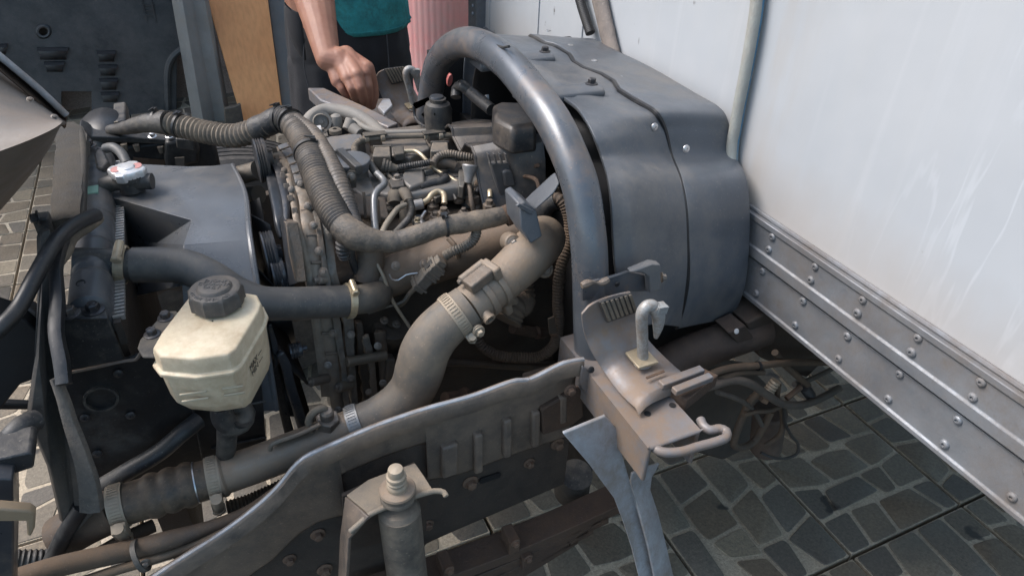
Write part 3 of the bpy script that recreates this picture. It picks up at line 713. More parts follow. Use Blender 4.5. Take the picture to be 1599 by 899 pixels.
# --- cab latch stations (near one, and the far one on the other side)
XL, XR = .437, .527
def latch(dy, parts):
    D = Vector((0, dy, 0))
    Lp = [(909, 480), (911, 500), (916, 520), (926, 543), (944, 571), (966, 601), (982, 618), (995, 630), (999, 640)]
    Rp = [(984, 455), (989, 480), (996, 503), (1010, 528), (1032, 553), (1052, 572), (1066, 585), (1070, 598), (1066, 610)]
    rows = []
    ly = (.630, .629, .626, .616); ry_ = (.633, .631, .627, .612)
    la = smooth([at(u, v, y=ly[k]) if k < 4 else at(u, v, x=XL) for k, (u, v) in enumerate(Lp)], .004); ra = smooth([at(u, v, y=ry_[k]) if k < 4 else at(u, v, x=XR) for k, (u, v) in enumerate(Rp)], .004); n = 30
    la = [la[int(i * (len(la) - 1) / (n - 1))] for i in range(n)]; ra = [ra[int(i * (len(ra) - 1) / (n - 1))] for i in range(n)]
    for t in [k / 8 for k in range(9)]:
        rows.append([a.lerp(b, t) + Vector((0, 0, .004 * math.sin(math.pi * t) - (.010 * (t < .01) + .002 * (.01 < t < .2)))) + D for a, b in zip(la, ra)])
    pl = G().loft(rows).build('latch_plate', 'gal', T, solid=.004, bevel=.0008, angle=60)
    # ribbed rubber pad
    base = [at(u, v, y=.630) + D for u, v in ((931, 470), (981, 456), (991, 486), (944, 503))]
    nrm = Vector((-.1, -.85, .5)).normalized()
    pd = G().prism([p + nrm * .004 for p in base], nrm * .007).build('rubber_pad', 'rub', pl, bevel=.0025, seg=3)
    gx = G()
    for k in range(7):
        t = (k + .5) / 7; a = base[0].lerp(base[1], t).lerp(base[3].lerp(base[2], t), .06); b = base[0].lerp(base[1], t).lerp(base[3].lerp(base[2], t), .94)
        gx.obox((a + b) / 2 + nrm * .0115, (a - b) / 2, (base[1] - base[0]) * .048, nrm * .0018)
    gx.build('pad_ribs', 'rubd', pl, bevel=.0012)
    # square base plate and hook
    z = at(1003, 562, x=.487).z + .004
    q = [at(u, v, z=z) + D for u, v in ((976, 553), (1004, 542), (1028, 568), (997, 577))]
    bp = G().prism(q, (0, 0, .004)).build('hook_base', 'zinc', pl, bevel=.0008)
    y = at(1003, 560, z=z).y
    hk = [at(u, v, y=y) + D for u, v in ((1004, 566), (1003.5, 545), (1003, 520), (1002, 500), (1003, 488), (1009, 479), (1017, 477), (1024, 484))]
    g = G().tube(hk, [.0078, .0078, .0078, .0078, .008, .0082, .0085, .009], n=16, step=.003)
    g.tube([at(u, v, y=y - .002) + D for u, v in ((1020, 479), (1027, 488), (1028, 504), (1026, 519), (1024, 527))], [.008, .0095, .0085, .0065, .003], n=14, step=.003)
    g.obox(at(1031, 481, y=y - .004) + D, Vector((.0075, 0, -.001)), Vector((0, .007, 0)), Vector((.001, 0, .0055)))
    g.lathe(at(1003, 567, y=y) + D - Vector((0, 0, .003)), (0, 0, 1), [(.013, 0), (.0125, .003), (.009, .006), (.0078, .010)], 18)
    g.build('hook', 'steelw', pl, bevel=.001)
    sl = [at(u, v, z=z + .001) + D for u, v in ((1008, 589), (1036, 578), (1038, 581), (1010, 592))]
    G().prism(sl, (0, 0, .0012)).build('slot', 'rust', pl)
    return pl
m['steelw'] = M('worn_hook', (.42, .45, .46), .38, .6, dust=(.17, .12, .08), amt=.45, nscale=40, bump=.2)
latch(0, 0); latch(1.02, 0)
# cross member that carries it
zb = .850
tl = [at(908, 556, z=zb), at(1013, 684, z=zb), at(1099, 660, z=zb), at(990, 540, z=zb)]
tl[1].y = tl[2].y = .462; tl[0].y = tl[3].y = .70; tl[0].x = tl[1].x = .420; tl[2].x = tl[3].x = .500
bm_ = G().prism(tl, (0, 0, -.006)); bm_.prism([tl[0], tl[1], tl[1] + Vector((.006, 0, 0)), tl[0] + Vector((.006, 0, 0))], (0, 0, -.062))
bm_.prism([tl[3], tl[2], tl[2] - Vector((.006, 0, 0)), tl[3] - Vector((.006, 0, 0))], (0, 0, -.062))
cross = bm_.build('cross_member', 'gal', T, bevel=.004, seg=3)
G().box((.42, 1.46, .80), (.50, 1.76, zb)).build('cross_member', 'gal', T, bevel=.004)
for u, v in ((1011, 646), (1050, 633)):
    p = at(u, v, z=zb); G().cyl(p + Vector((0, 0, .0005)), p + Vector((0, 0, .0012)), .0045).build('bolt_hole', 'blk2', cross)
g = G(); zl = .843
g.tube([at(u, v, z=zl) for u, v in ((1016, 684), (1020, 697), (1034, 705), (1062, 705), (1090, 697), (1122, 688), (1134, 682), (1134, 673), (1124, 669), (1108, 671), (1098, 664), (1094, 655))], .0062, n=14, step=.004)
g.build('release_handle', 'gal', cross)
for a, b, hw_ in (((1031, 601), (1096, 577), .006), ((1052, 611), (1110, 588), .0055)):
    A, B_ = at(*a, z=.874), at(*b, z=.874); d = (B_ - A); e = Vector((d.y, -d.x, 0)).normalized() * hw_
    G().obox((A + B_) / 2, d / 2, e, Vector((0, 0, .0045))).build('latch_slide', 'gal', cross, bevel=.0015)
G().obox(at(1082, 606, z=.850), Vector((.035, .012, 0)), Vector((-.006, .012, 0)), Vector((0, 0, .010))).build('latch_guide', 'rust', cross, bevel=.001)
# gusset by the frame end
G().prism([at(u, v, y=.612) for u, v in ((910, 572), (921, 580), (934, 601), (936, 622), (926, 626), (916, 616), (905, 598))], (0, .004, 0)).build('gusset', 'gal', cross, bevel=.001)
fit('screw', 'blk2', cross, at(923, 577, y=.610), (0, -1, .4), .005)

# --- zinc grey mudguard stay in front
def stay_y(v): return .535 - (v - 660) * .00032
SH = [[(879, 677), (898, 668), (922, 658), (945, 650)], [(893, 693), (912, 686), (940, 679), (967, 675)], [(905, 707), (928, 703), (960, 700), (990, 701)], [(911, 714), (930, 711), (952, 709), (972, 710)], [(919, 724), (935, 721), (955, 718), (975, 717)],
      [(940, 752), (952, 747), (966, 741), (980, 735)], [(959, 778), (968, 772), (976, 765), (985, 756)], [(972, 812), (980, 809), (989, 806), (998, 801)], [(986, 855), (994, 853), (1002, 852), (1011, 850)], [(1000, 910), (1007, 910), (1015, 910), (1023, 910)], [(1016, 980), (1022, 980), (1030, 980), (1038, 980)]]
SO = [(879, 677), (945, 650), (990, 702), (972, 711), (977, 728), (985, 756), (998, 801), (1011, 850), (1038, 980), (1016, 980), (1000, 910), (986, 855), (972, 812), (959, 778), (919, 724)]
stay = G().prism([at(u, v, y=stay_y(v)) for u, v in SO], (.001, .0045, .001)).build('mudguard_stay', 'gal2', T, bevel=.0012)
S2 = [[(986, 738), (1004, 730), (1029, 722)], [(984, 752), (1000, 748), (1017, 744)], [(986, 764), (1000, 764), (1014, 764)], [(998, 803), (1010, 802), (1026, 800)], [(1011, 852), (1024, 853), (1040, 855)], [(1023, 910), (1036, 910), (1053, 910)], [(1038, 980), (1050, 980), (1068, 980)]]
G().loft([[at(u, v, y=stay_y(v) - .004 + .012 * (k / 2) ** 2 + (.01 if v > 744 and v < 770 else 0)) for k, (u, v) in enumerate(r)] for r in S2]).build('stay_flange', 'gal2', stay, solid=.004, bevel=.0012, angle=25)

G().prism([at(u, v, y=.775) for u, v in ((955, 480), (1120, 470), (1175, 455), (1205, 500), (1150, 520), (1050, 556), (1000, 580), (950, 560))], (.02, .25, 0)).build('dark_backing', 'blk2', T)  # black panel added so the space under the flaps reads as shade
# ------------------------------------------------------------------ chassis rail with rolled top lip (near side)
YF = .62
TOP = [(90, 1010), (235, 905), (290, 869), (339, 838), (385, 805), (415, 780), (438, 757), (457, 733), (475, 716), (513, 698), (588, 666), (664, 640), (739, 619), (785, 602), (807, 595), (826, 594), (852, 582), (880, 568), (911, 562)]
def top_at(u):
    for (u0, v0), (u1, v1) in zip(TOP, TOP[1:]):
        if u0 <= u <= u1: return v0 + (v1 - v0) * (u - u0) / (u1 - u0)
    return TOP[-1][1]
BOT = [(60, 1110), (235, 990), (330, 930), (400, 884), (426, 860), (450, 838), (479, 821), (500, 815), (524, 809), (560, 795), (600, 780), (668, 750), (728, 738), (800, 711), (879, 684), (915, 672)]
def bot_at(u):
    for (u0, v0), (u1, v1) in zip(BOT, BOT[1:]):
        if u0 <= u <= u1: return v0 + (v1 - v0) * (u - u0) / (u1 - u0)
    return BOT[-1][1]
def rail_rows(u0, u1, lo=None, n=40):
    rows = []; tp = smooth([Vector((u, v, 0)) for u, v in TOP], 12)
    for k in range(n):
        u = u0 + (u1 - u0) * k / (n - 1)
        v = None
        for p, q in zip(tp, tp[1:]):
            if p.x <= u <= q.x: v = p.y + (q.y - p.y) * (u - p.x) / max(1e-6, q.x - p.x); break
        if v is None: v = top_at(u)
        P = at(u, v, y=YF); b = at(u, bot_at(u) if lo is None else v + lo, y=YF + .016)
        prof = [Vector((0, .010, -.016)), Vector((0, .008, -.003)), Vector((0, .005, 0)), Vector((0, .001, 0)), Vector((0, -.002, -.003)), Vector((0, -.003, -.024)), Vector((0, .002, -.029)), Vector((0, .015, -.034))]
        row = [P + q for q in prof]; row.append(Vector((P.x, YF + .016, b.z + .006))); row.append(Vector((P.x, YF + .019, b.z)))
        rows.append(row)
    return rows
g = G(); rr0 = rail_rows(95, 527, None, 50); g.loft([[p_ - Vector((.55, 0, 0)) for p_ in rr0[0]]] + rr0); g.loft(rail_rows(527, 668, 52, 14)); g.loft(rail_rows(668, 911, None, 34))
lip = g.build('frame_lip', 'frame', T, solid=.003, angle=50)
G().tube([at(p_.x, p_.y, y=YF + .002) for p_ in smooth([Vector((u, v - 1, 0)) for u, v in TOP], 12) if p_.x > 100], .0034, n=8, sm=False, jit=.2).build('edge_highlight', 'edgehl', lip)  # thin pale tube: the sky's highlight on the lip, put in as colour
for u, dv0, dv1, wd in ((745, 56, 116, 9), (790, 50, 108, 9), (834, 48, 102, 9), (876, 44, 86, 9), (700, 60, 108, 16)):
    v = top_at(u); a = at(u, v + dv0, y=YF + .014); b = at(u, v + dv1, y=YF + .014)
    G().obox(a.lerp(b, .5) + Vector((0, .002, 0)), Vector((wd * .00075, 0, 0)), Vector((0, .011, 0)), (b - a) * .5).build('pressed_rib', 'frame', lip, bevel=.004, seg=3)
# main rail behind
def seg(u, v, y): return at(u, v, y=y)
g = G(); rows = []
for k, u in enumerate(range(60, 921, 43)):
    t = top_at(min(911, max(90, u)))
    P = at(u, t, y=YF); vb = 945 if u < 600 else 945 - (u - 600) * 1.5 if u < 664 else 850 - (u - 664) * .417; zb0 = min(P.z - .12, at(u, vb, y=.646).z)
    rows.append([Vector((P.x, .668, P.z - .062)), Vector((P.x, .648, P.z - .062)), Vector((P.x, .646, P.z - .066)), Vector((P.x, .646, zb0 + .01)), Vector((P.x, .648, zb0)), Vector((P.x, .70, zb0)), Vector((P.x, .70, zb0 + .005)), Vector((P.x, .668, zb0 + .007))])
rows.insert(0, [p_ - Vector((.5, 0, 0)) for p_ in rows[0]]); g.loft(rows, True, True); fr = g.build('chassis_rail', 'framed', T, bevel=.003)
g = G(); rows2 = [[p + Vector((0, .78, 0)) for p in r] for r in rows]; g.loft(rows2, True, True); g.build('chassis_rail', 'framed', T)
p = at(765, 748, y=.644); g = G(); 
rowz = [[p + Vector((.012 * (1 if abs(a) < math.pi / 2 else -1), 0, .004)) + Vector((math.cos(a) * .006, -z, math.sin(a) * .006)) for a in [math.pi * 2 * k / 20 - math.pi for k in range(20)]] for z in (0, .0015)]
g.loft(rowz, True, True); g.build('rail_slot', 'blk2', fr)
for u, v, s in ((734, 752, .013), (826, 722, .010), (858, 680, .010), (496, 833, .011), (452, 872, .010), (507, 888, .012), (668, 818, .010), (890, 608, .010), (870, 692, .012)):
    bolt(fr if v > 660 else lip, at(u, v, y=.645 if v > 660 else .615), (0, -1, 0), s, 'boltr')
# gearbox mount block at the rail's end, dark
G().box((.36, .652, .68), (.43, .70, .80)).build('rail_bracket', 'framed', T, bevel=.004)
G().prism([at(u, v, y=.626) for u, v in ((845, 640), (884, 617), (910, 608), (912, 650), (895, 664), (848, 680))], (0, .012, 0)).build('end_plate', 'rust', T, bevel=.003)
G().cyl(at(900, 740, y=.66), at(900, 780, y=.66) + Vector((0, .02, 0)), .028, .030).build('bump_stop', 'rub', T)

# --- leaf spring
g = G()
def spr(u, v, z0): return at(u, v, y=.60)
for k, (dv, th) in enumerate(((0, 11), (13, 11), (26, 10), (38, 9))):
    a0, a1 = (560 + k * 20, 946 + dv), (975 - k * 24, 786 + dv + k * 5)
    rws = []
    for i in range(13):
        t = i / 12; u = a0[0] + (a1[0] - a0[0]) * t; v = a0[1] + (a1[1] - a0[1]) * t + 10 * math.sin(math.pi * t)
        P = at(u, v, y=.585); Q = at(u, v + th * 1.1, y=.585); d = Vector((0, .045, 0)); rws.append([P, P + d, Vector((Q.x, Q.y, Q.z)) + d, Q])
    g.loft(rws, True, True)
ls = g.build('leaf_spring', 'rust', T, bevel=.0015)
for u, v in ((803, 846), (823, 870), (700, 888)):
    P = at(u, v, y=.58); G().box(P + Vector((-.009, -.003, -.024)), P + Vector((.009, .030, .006))).build('spring_clip', 'rust', ls, bevel=.002)
    bolt(ls, P + Vector((0, -.004, .004)), (0, -1, 0), .008, 'boltr')

# --- shock absorber and its bracket
ysh = .548; pc = at(621, 770, y=ysh); cx_ = pc.x; zt = at(621, 775, y=ysh).z
sh = G().cyl((cx_, ysh, zt - .025), (cx_ + .004, ysh - .01, zt - .33), .0262, .0272, 30)
sh.lathe((cx_, ysh, zt - .026), (0, 0, 1), [(.0262, 0), (.0215, .008), (.012, .010)], 30)
shock = sh.build('shock_absorber', 'shockm', T, angle=30)
g = G().lathe((cx_, ysh, zt), (0, 0, 1), [(.0215, 0), (.0215, .004), (.0205, .0055), (.020, .0055), (.020, .012), (.0215, .0125), (.0215, .0155), (.013, .017)], 30); g.build('rubber_bush', 'rubd', shock)
G().lathe((cx_, ysh, zt + .0125), (0, 0, 1), [(.0218, 0), (.0222, .0015), (.021, .0035), (.014, .0045), (.0125, .0055)], 32).build('washer', 'beige', shock)
pr = [(.0125, .016), (.0128, .022)]
for k in range(2): pr += [(.0122, .024 + k * .0065), (.0104, .0255 + k * .0065), (.0104, .028 + k * .0065), (.0122, .0295 + k * .0065)]
pr += [(.0118, .039), (.0095, .0405), (.0095, .047), (.0085, .050), (.004, .0515)]
G().lathe((cx_, ysh, zt), (0, 0, 1), pr, 26).build('stud', 'zincd', shock)
zp = zt - .006
PT = [(541, 772), (575, 748), (612, 734), (648, 722), (662, 742), (676, 764), (640, 778), (600, 790), (576, 803)]
tp = [at(u, v, z=zp) for u, v in PT]
g = G().prism(tp, (0, 0, -.004))
g.tube(smooth([at(u, v, z=zp + dz) for u, v, dz in ((546, 830, -.012), (560, 818, -.006), (577, 803, 0), (600, 792, .001), (626, 782, .001), (655, 772, .0005), (680, 766, .0), (693, 768, -.002), (697, 775, -.004))], .004), .0038, n=8, sm=False)
sb = g.build('shock_bracket', 'beigeb', T, bevel=.002, seg=3)
leg = [at(541, 772, z=zp), at(577, 803, z=zp), at(560, 820, z=zp - .012)]
g = G(); A_ = [at(u, v, y=.578) for u, v in ((541, 775), (533, 838), (529, 930))]; B_ = [at(u, v, y=.535) for u, v in ((577, 806), (546, 840), (541, 930))]
g.loft([[a, b] for a, b in zip(A_, B_)]); g.build('bracket_leg', 'frame', sb, solid=.004, bevel=.001)
g = G(); g.prism([at(u, v, y=.60) for u, v in ((535, 775), (648, 726), (668, 760), (665, 830), (540, 860))], (0, .006, 0)); g.build('bracket_back', 'framed', sb)

# ------------------------------------------------------------------ charge-air pipe, hoses and throttle elbow
yc = .715
bl = [(150, 800), (176, 792), (215, 780), (262, 765), (310, 752), (340, 744)]
G().tube(pty([(95, 838, .73), (130, 818, .725), (185, 792, yc)]), .028, n=20).build('cooler_outlet', 'brownhose', T)
g = G(); path = smooth(pty([(172, 794, yc), (215, 781, yc), (262, 766, yc), (310, 752, yc), (348, 742, yc)]), .003, False)
n = 24; rows = []; D = 0; Tt = sum((path[i + 1] - path[i]).length for i in range(len(path) - 1))
for i, p_ in enumerate(path):
    t = (path[min(i + 1, len(path) - 1)] - path[max(0, i - 1)]).normalized(); u_, v_, _ = frame_of(t)
    if i: D += (path[i] - path[i - 1]).length
    f = D / Tt; r_ = .0265 + (.0035 * abs(math.sin((f - .30) / .46 * math.pi * 3)) if .30 < f < .76 else 0)
    rows.append([p_ + (u_ * math.cos(2 * math.pi * k / n) + v_ * math.sin(2 * math.pi * k / n)) * r_ for k in range(n)])
g.loft(rows, True, True); bel = g.build('bellows_hose', 'rubdk', T, angle=50)
def along(path, f):
    i = min(len(path) - 2, max(0, int(f * (len(path) - 1)))); return path[i], (path[i + 1] - path[i]).normalized()
for f, w_, so in ((.09, .018, (-.3, -.95, -.35)), (.93, .016, (.2, -.95, -.4))):
    c, ax = along(path, f); clamp(bel, c, ax, .0268, w_, so, 'zincd', 1.5)
for f in (.53, .76): 
    c, ax = along(path, f); G().ring(c, ax, .0275, .026, .0016).build('wire_ring', 'steel', bel)
pipe_pts = [(345, 743, yc), (400, 724, yc), (450, 705, yc), (500, 686, yc), (545, 668, yc), (570, 658, yc)]
pp = smooth(pty(pipe_pts), .005)
g = G().tube(pp, .0255, n=28, sm=False)
c, ax = along(pp, .02); g.lathe(c, ax, [(.026, -.004), (.0285, -.001), (.0285, .003), (.026, .006)], 28)
cp = g.build('charge_pipe', 'beige', T)
# weld tab on the pipe and temperature sensor
a, b = at(421, 690, y=.71), at(495, 660, y=.71); 
tb = G().tube(smooth([at(u, v, y=.700) for u, v in ((422, 702), (424, 694), (455, 682), (480, 672), (500, 662))], .004), .0032, n=8, sm=False); tb.prism([at(424, 694, y=.70), at(430, 686, y=.715), at(500, 655, y=.715), at(498, 662, y=.70)], (0, .0, -.002)); tb.build('weld_tab', 'beige', cp)
s0 = at(513, 668, y=.716)
g = G().lathe(s0, (.05, -.1, 1), [(.0165, -.012), (.015, .008), (.0125, .009)], 20); g.lathe(s0 + Vector((0, -.001, .008)), (.05, -.1, 1), [(.0165, 0), (.0165, .013), (.015, .0145)], 6); g.lathe(s0 + Vector((0, -.002, .021)), (.05, -.1, 1), [(.0095, 0), (.0095, .013), (.007, .016)], 14)
sens = g.build('temperature_sensor', 'boltm', cp)
G().tube([s0 + Vector((0, 0, .028)), s0 + Vector((-.002, 0, .038)), s0 + Vector((-.014, -.002, .040)), s0 + Vector((-.024, -.004, .028)), s0 + Vector((-.022, -.004, .006)), s0 + Vector((-.018, -.004, -.01))], .0052, n=10, step=.003).build('sensor_lead', 'rubd', cp)
hose_pts = [(556, 664, .714), (590, 650, .712), (622, 630, .712), (645, 605, .714), (656, 575, .716), (664, 548, .717), (680, 522, .72), (705, 498, .722), (732, 478, .725)]
hp_ = smooth(pty(hose_pts), .006)
g = G().tube(hp_, [.0275, .0285, .030, .0325, .0345, .0345, .0335, .032, .031], n=30, sm=False)
ih = g.build('charge_hose', 'intake', T)
c, ax = along(hp_, .015); clamp(ih, c, ax, .0285, .017, (.5, -.8, -.2), 'pipeg', 1.1)
c, ax = along(hp_, .945); clamp(ih, c, ax, .0318, .016, (.35, -.75, -.55), 'zincd', 1.1)
G().cyl(at(743, 512, y=.700), at(748, 517, y=.685), .0085, n=18).build('clamp_nut', 'zincd', ih, bevel=.001); bolt(ih, at(748, 517, y=.685), (.1, -.95, -.1), .0088, 'zincd')
# throttle housing: flange plates, arm and elbow to the manifold
e0, e1 = at(735, 476, y=.725), at(795, 428, y=.745); ax = (e1 - e0).normalized()
g = G().cyl(e0 - ax * .006, e1, .0305, .031, 30); th = g.build('throttle_body', 'beige', T)
for f, r0, w_ in ((.30, .034, .010), (.62, .0345, .009)):
    c = e0.lerp(e1, f); G().cyl(c - ax * w_ / 2, c + ax * w_ / 2, r0, n=34).build('flange', 'beige', th, bevel=.0012)
u_ = Vector((0, 0, 1)); u_ = (u_ - ax * u_.dot(ax)).normalized(); w2 = ax.cross(u_)
c = e0.lerp(e1, .62)
for sgn in (1, -1):
    q = c + u_ * .036 * sgn + w2 * .006
    G().obox(q, ax * .006, u_ * .011, w2 * .016).build('flange_ear', 'beige', th, bevel=.003)
    G().cyl(q - ax * .024, q + ax * .008, .0065, n=14).build('long_bolt', 'beige', th)
G().obox(e0.lerp(e1, .30) + u_ * .038 + w2 * .006, ax * .020, u_ * .008, w2 * .011).build('motor_housing', 'castd2', th, bevel=.003, seg=3)
G().cyl(e0.lerp(e1, .05) + u_ * .040 - w2 * .010, e0.lerp(e1, .62) + u_ * .040 - w2 * .010, .0065, n=14).build('throttle_shaft', 'beige', th)
bolt(th, e0.lerp(e1, .05) + u_ * .040 - w2 * .010, -ax, .006, 'boltm')
nz = at(763, 496, y=.692); G().lathe(at(757, 489, y=.70), (nz - at(757, 489, y=.70)).normalized(), [(.0075, -.012), (.0075, .008), (.0088, .0085), (.0088, .013), (.005, .0131), (.005, .004)], 18).build('nipple', 'beige', th)
el = [(788, 434, .742), (812, 412, .755), (830, 394, .772), (842, 380, .80), (848, 372, .84)]
g = G().tube(pty(el), [.031, .0335, .035, .036, .036], n=30); elb = g.build('intake_elbow', 'beige', T)
for u, v, y_, uu, vv_, yy in ((800, 378, .775, 815, 395, .78), (850, 420, .755, 830, 405, .775)):
    a = at(u, v, y=y_); b = at(uu, vv_, y=yy)
    G().cyl(a + Vector((0, -.004, .001)), a + Vector((.003, .02, -.01)), .0125, .014, 20).build('bolt_boss', 'beige', elb, bevel=.002)
    G().tube([a + Vector((0, .008, -.004)), a.lerp(b, .6) + Vector((0, .008, -.002)), b], [.011, .014, .018], n=14).build('boss_web', 'beige', elb)
    bolt(elb, a + Vector((0, -.004, .001)), (-.1, -.9, .35), .0095, 'boltm')
G().tube(pty([(790, 500, .75), (800, 480, .76), (815, 470, .78), (812, 440, .80)]), [.024, .022, .02, .02], n=18, corr=(.007, .0013)).build('drain_hose', 'brownhose', T)
G().prism([at(u, v, y=.745) for u, v in ((780, 465), (800, 455), (812, 470), (806, 495), (790, 500))], (0, .02, 0)).build('valve_cap', 'beige', T, bevel=.004)

# ------------------------------------------------------------------ upper coolant hose
uh = [(118, 411, .915), (160, 412, .91), (200, 414, .905), (250, 413, .895), (290, 417, .88), (330, 434, .86), (365, 456, .845), (405, 472, .835), (450, 474, .838), (500, 472, .842), (552, 469, .845)]
uhp = smooth(pty(uh), .006)
G().tube(uhp[:14], .0205, n=24, sm=False).build('radiator_spout', 'rub', T)
i0 = 13
hz = G().tube(uhp[10:], .0235, n=28, sm=False).build('upper_coolant_hose', 'hose', T)
def near_pt(path, u, v):
    return min(range(1, len(path) - 1), key=lambda i: (proj(path[i])[0] - u) ** 2 + (proj(path[i])[1] - v) ** 2)
for u, v, sd_, s in ((194, 414, (0, -.35, 1), 1.1), (545, 469, (-.1, -.25, 1), .9)):
    i = near_pt(uhp, u, v); clamp(hz, uhp[i], (uhp[i + 1] - uhp[i - 1]).normalized(), .0242, .012 if u < 300 else .010, sd_, 'zinc', s)
wo = G().tube(pty([(548, 469, .846), (570, 466, .85), (585, 463, .86), (592, 455, .88), (588, 436, .90)]), [.0215, .022, .0225, .022, .021], n=24); wo.build('water_outlet', 'castg', T)
# yellow paint dab
i = near_pt(uhp, 224, 408)

# ------------------------------------------------------------------ radiator
zr = .985; xr = -.166
ya, yb = .80, 1.27
g = G(); n = 24; rows = []
for k in range(70):
    y = ya + (yb - ya) * k / 69; rib = .0 if (k % 12) else -.0045; q = .0225 + rib - (.004 if k in (0, 69) else 0)
    rows.append([Vector((xr + q * 1.05 * math.cos(a), y, zr + q * math.sin(a) if a < math.pi else zr - .03)) for a in [math.pi * i / 11 for i in range(12)]] + [Vector((xr - .024, y, zr - .03)), Vector((xr + .024, y, zr - .03))])
g.loft(rows, True, True); tank = g.build('radiator_tank', 'tank', T, angle=50)
for v in (338, 445): 
    c = at(128 if v < 400 else 126, v + (56 if v < 400 else -3) - (50 if v < 400 else 0), z=zr + .022)
    G().ring(c, (-.1, -.2, 1), .0055, .0046, .0012, 18).build('mould_mark', 'blk', tank)
g = G(); ts = G()
g.box((xr + .022, ya - .01, zr - .045), (xr + .030, yb, zr - .012))
k = 0; y = ya
while y < yb:
    ts.box((xr + .0215, y, zr - .016), (xr + .0345, y + .0042, zr - .0095)); y += .0078
crimp = g.build('header_plate', 'framed', tank); ts.build('crimp_teeth', 'teeth', tank)['kind'] = 'stuff'
core = G().box((xr - .02, ya + .025, .42), (xr + .022, yb, zr - .045)).build('radiator_core', 'framed', T)
# side bracket with two bolts, black side panel
z1 = at(140, 490, y=.78).z
g = G().prism([at(u, v, z=z1) for u, v in ((98, 497), (92, 484), (160, 474), (166, 482), (168, 495))], (0, 0, -.004))
g.prism([at(u, v, y=.785) for u, v in ((98, 497), (168, 495), (196, 562), (104, 580))], (0, .004, 0)); rb = g.build('radiator_bracket', 'rub', T, bevel=.002)
for u, v in ((109, 491), (147, 485)): bolt(rb, at(u, v, z=z1), (0, 0, 1), .0125, 'boltb')
sp = G().prism([at(u, v, y=.80) for u, v in ((100, 575), (200, 560), (216, 553), (245, 540), (405, 545), (418, 720), (330, 730), (240, 790), (150, 830), (105, 700))], (0, .006, 0)).build('side_panel', 'blk', T, bevel=.002)
G().tube(smooth(pts([(104, 582), (150, 573), (196, 563), (212, 561), (222, 548), (232, 543)], y=.797), .004), .0022, n=8, sm=False).build('panel_edge', 'gal', sp)
for u, v in ((185, 583), (133, 652), (204, 648), (152, 708)): fit('screw', 'boltb', sp, at(u, v, y=.797), (0, -1, .1), .006)
G().ring(at(158, 622, y=.798), (0, 1, 0), .020, .017, .006).build('panel_port', 'rub', sp)
for q in (((300, 632), (320, 735)), ((245, 560), (320, 640)), ((330, 642), (415, 626)), ((330, 700), (416, 682))):
    G().tube(pts(q, y=.799), .0016, n=6, sm=False).build('panel_rib', 'rub', sp)
# lower hose crossing the panel
G().tube(pty([(150, 765, .765), (200, 735, .765), (250, 705, .77), (285, 675, .775), (310, 655, .79)]), .012, n=16).build('lower_coolant_hose', 'rub', T)

# radiator cap on its neck
zc = 1.022; cc = at(199, 268, z=zc); 
G().lathe(cc - Vector((0, 0, .03)), (0, 0, 1), [(.018, 0), (.018, .018), (.0235, .020), (.0235, .027)], 24).build('filler_neck', 'rub', T)
g = G(); rows = []
for r_, h in ((.0225, -.008), (.0235, -.004), (.0235, .004), (.022, .0062), (.013, .0065), (.011, .0095), (.001, .0098)):
    rows.append([cc + Vector((math.cos(a) * r_ * (1.16 if abs(math.cos(2 * a + .9)) > .80 and r_ > .02 else 1), math.sin(a) * r_ * (1.16 if abs(math.cos(2 * a + .9)) > .80 and r_ > .02 else 1), h)) for a in [2 * math.pi * k / 40 for k in range(40)]])
g.loft(rows, True, True); rc = g.build('radiator_cap', 'steelcap', T, bevel=.0012)
for sg in (-1, 1):
    q = cc + Vector((sg * .0145, sg * .002, .0066)); G().loft([[q + Vector((math.cos(a) * .007 * s_, math.sin(a) * .010 * s_, h)) for a in [2 * math.pi * k / 16 for k in range(16)]] for s_, h in ((1, -.001), (1, .0005), (.02, .0006))], True).build('red_mark', 'redp', rc)
G().tube(pty([(160, 292, 1.12), (175, 286, 1.12), (200, 284, 1.11), (238, 283, 1.10)]), .0125, n=16).build('overflow_pipe', 'rub', T)
G().box(at(140, 300, z=zr + .02) + Vector((-.012, -.012, -.02)), at(140, 300, z=zr + .02) + Vector((.012, .012, .004))).build('green_tag', 'greent', tank)
G().tube(ptz([(165, 232, 1.03), (176, 230, 1.035), (190, 240, 1.03), (198, 256, 1.02)]), .0075, n=14).build('bleed_hose', 'hose', T)
tb = G().prism([at(u, v, z=zr + .026) for u, v in ((146, 240), (152, 228), (163, 236), (170, 252), (160, 262), (150, 260))], (0, 0, -.012)).build('tank_ear', 'rub', tank, bevel=.003)
bolt(tank, at(139, 228, z=zr + .03), (0, 0, 1), .012, 'boltb')
# foam seals standing along the radiator's front edge
def strip(path, w_, mat, name, th=.012, tw=0):
    P = smooth(path, .008); rows = []
    for i, p_ in enumerate(P):
        t = (P[min(i + 1, len(P) - 1)] - P[max(0, i - 1)]).normalized()
        side = Vector((1, -.25, 0)); side = (side - t * side.dot(t)).normalized(); nn = t.cross(side)
        ww = w_[0] + (w_[1] - w_[0]) * i / (len(P) - 1); j = 1 + .10 * mnoise.noise(p_ * 45)
        rows.append([p_ + side * ww * a * j + nn * th * b for a, b in ((-1, -.3), (-.86, .5), (0, .72), (.86, .5), (1, -.3), (.8, -.6), (-.8, -.6))])
    return G().loft(rows, True, True).build(name, mat, T, angle=60)
strip(pty([(96, 200, 1.33), (112, 214, 1.28), (111, 250, 1.16), (107, 300, 1.03), (104, 350, .93)]), (.026, .019), 'foam', 'foam_seal')
strip(pty([(128, 206, 1.30), (131, 240, 1.18), (130, 290, 1.05), (128, 345, .94)]), (.0055, .0045), 'foam', 'foam_seal', .010)
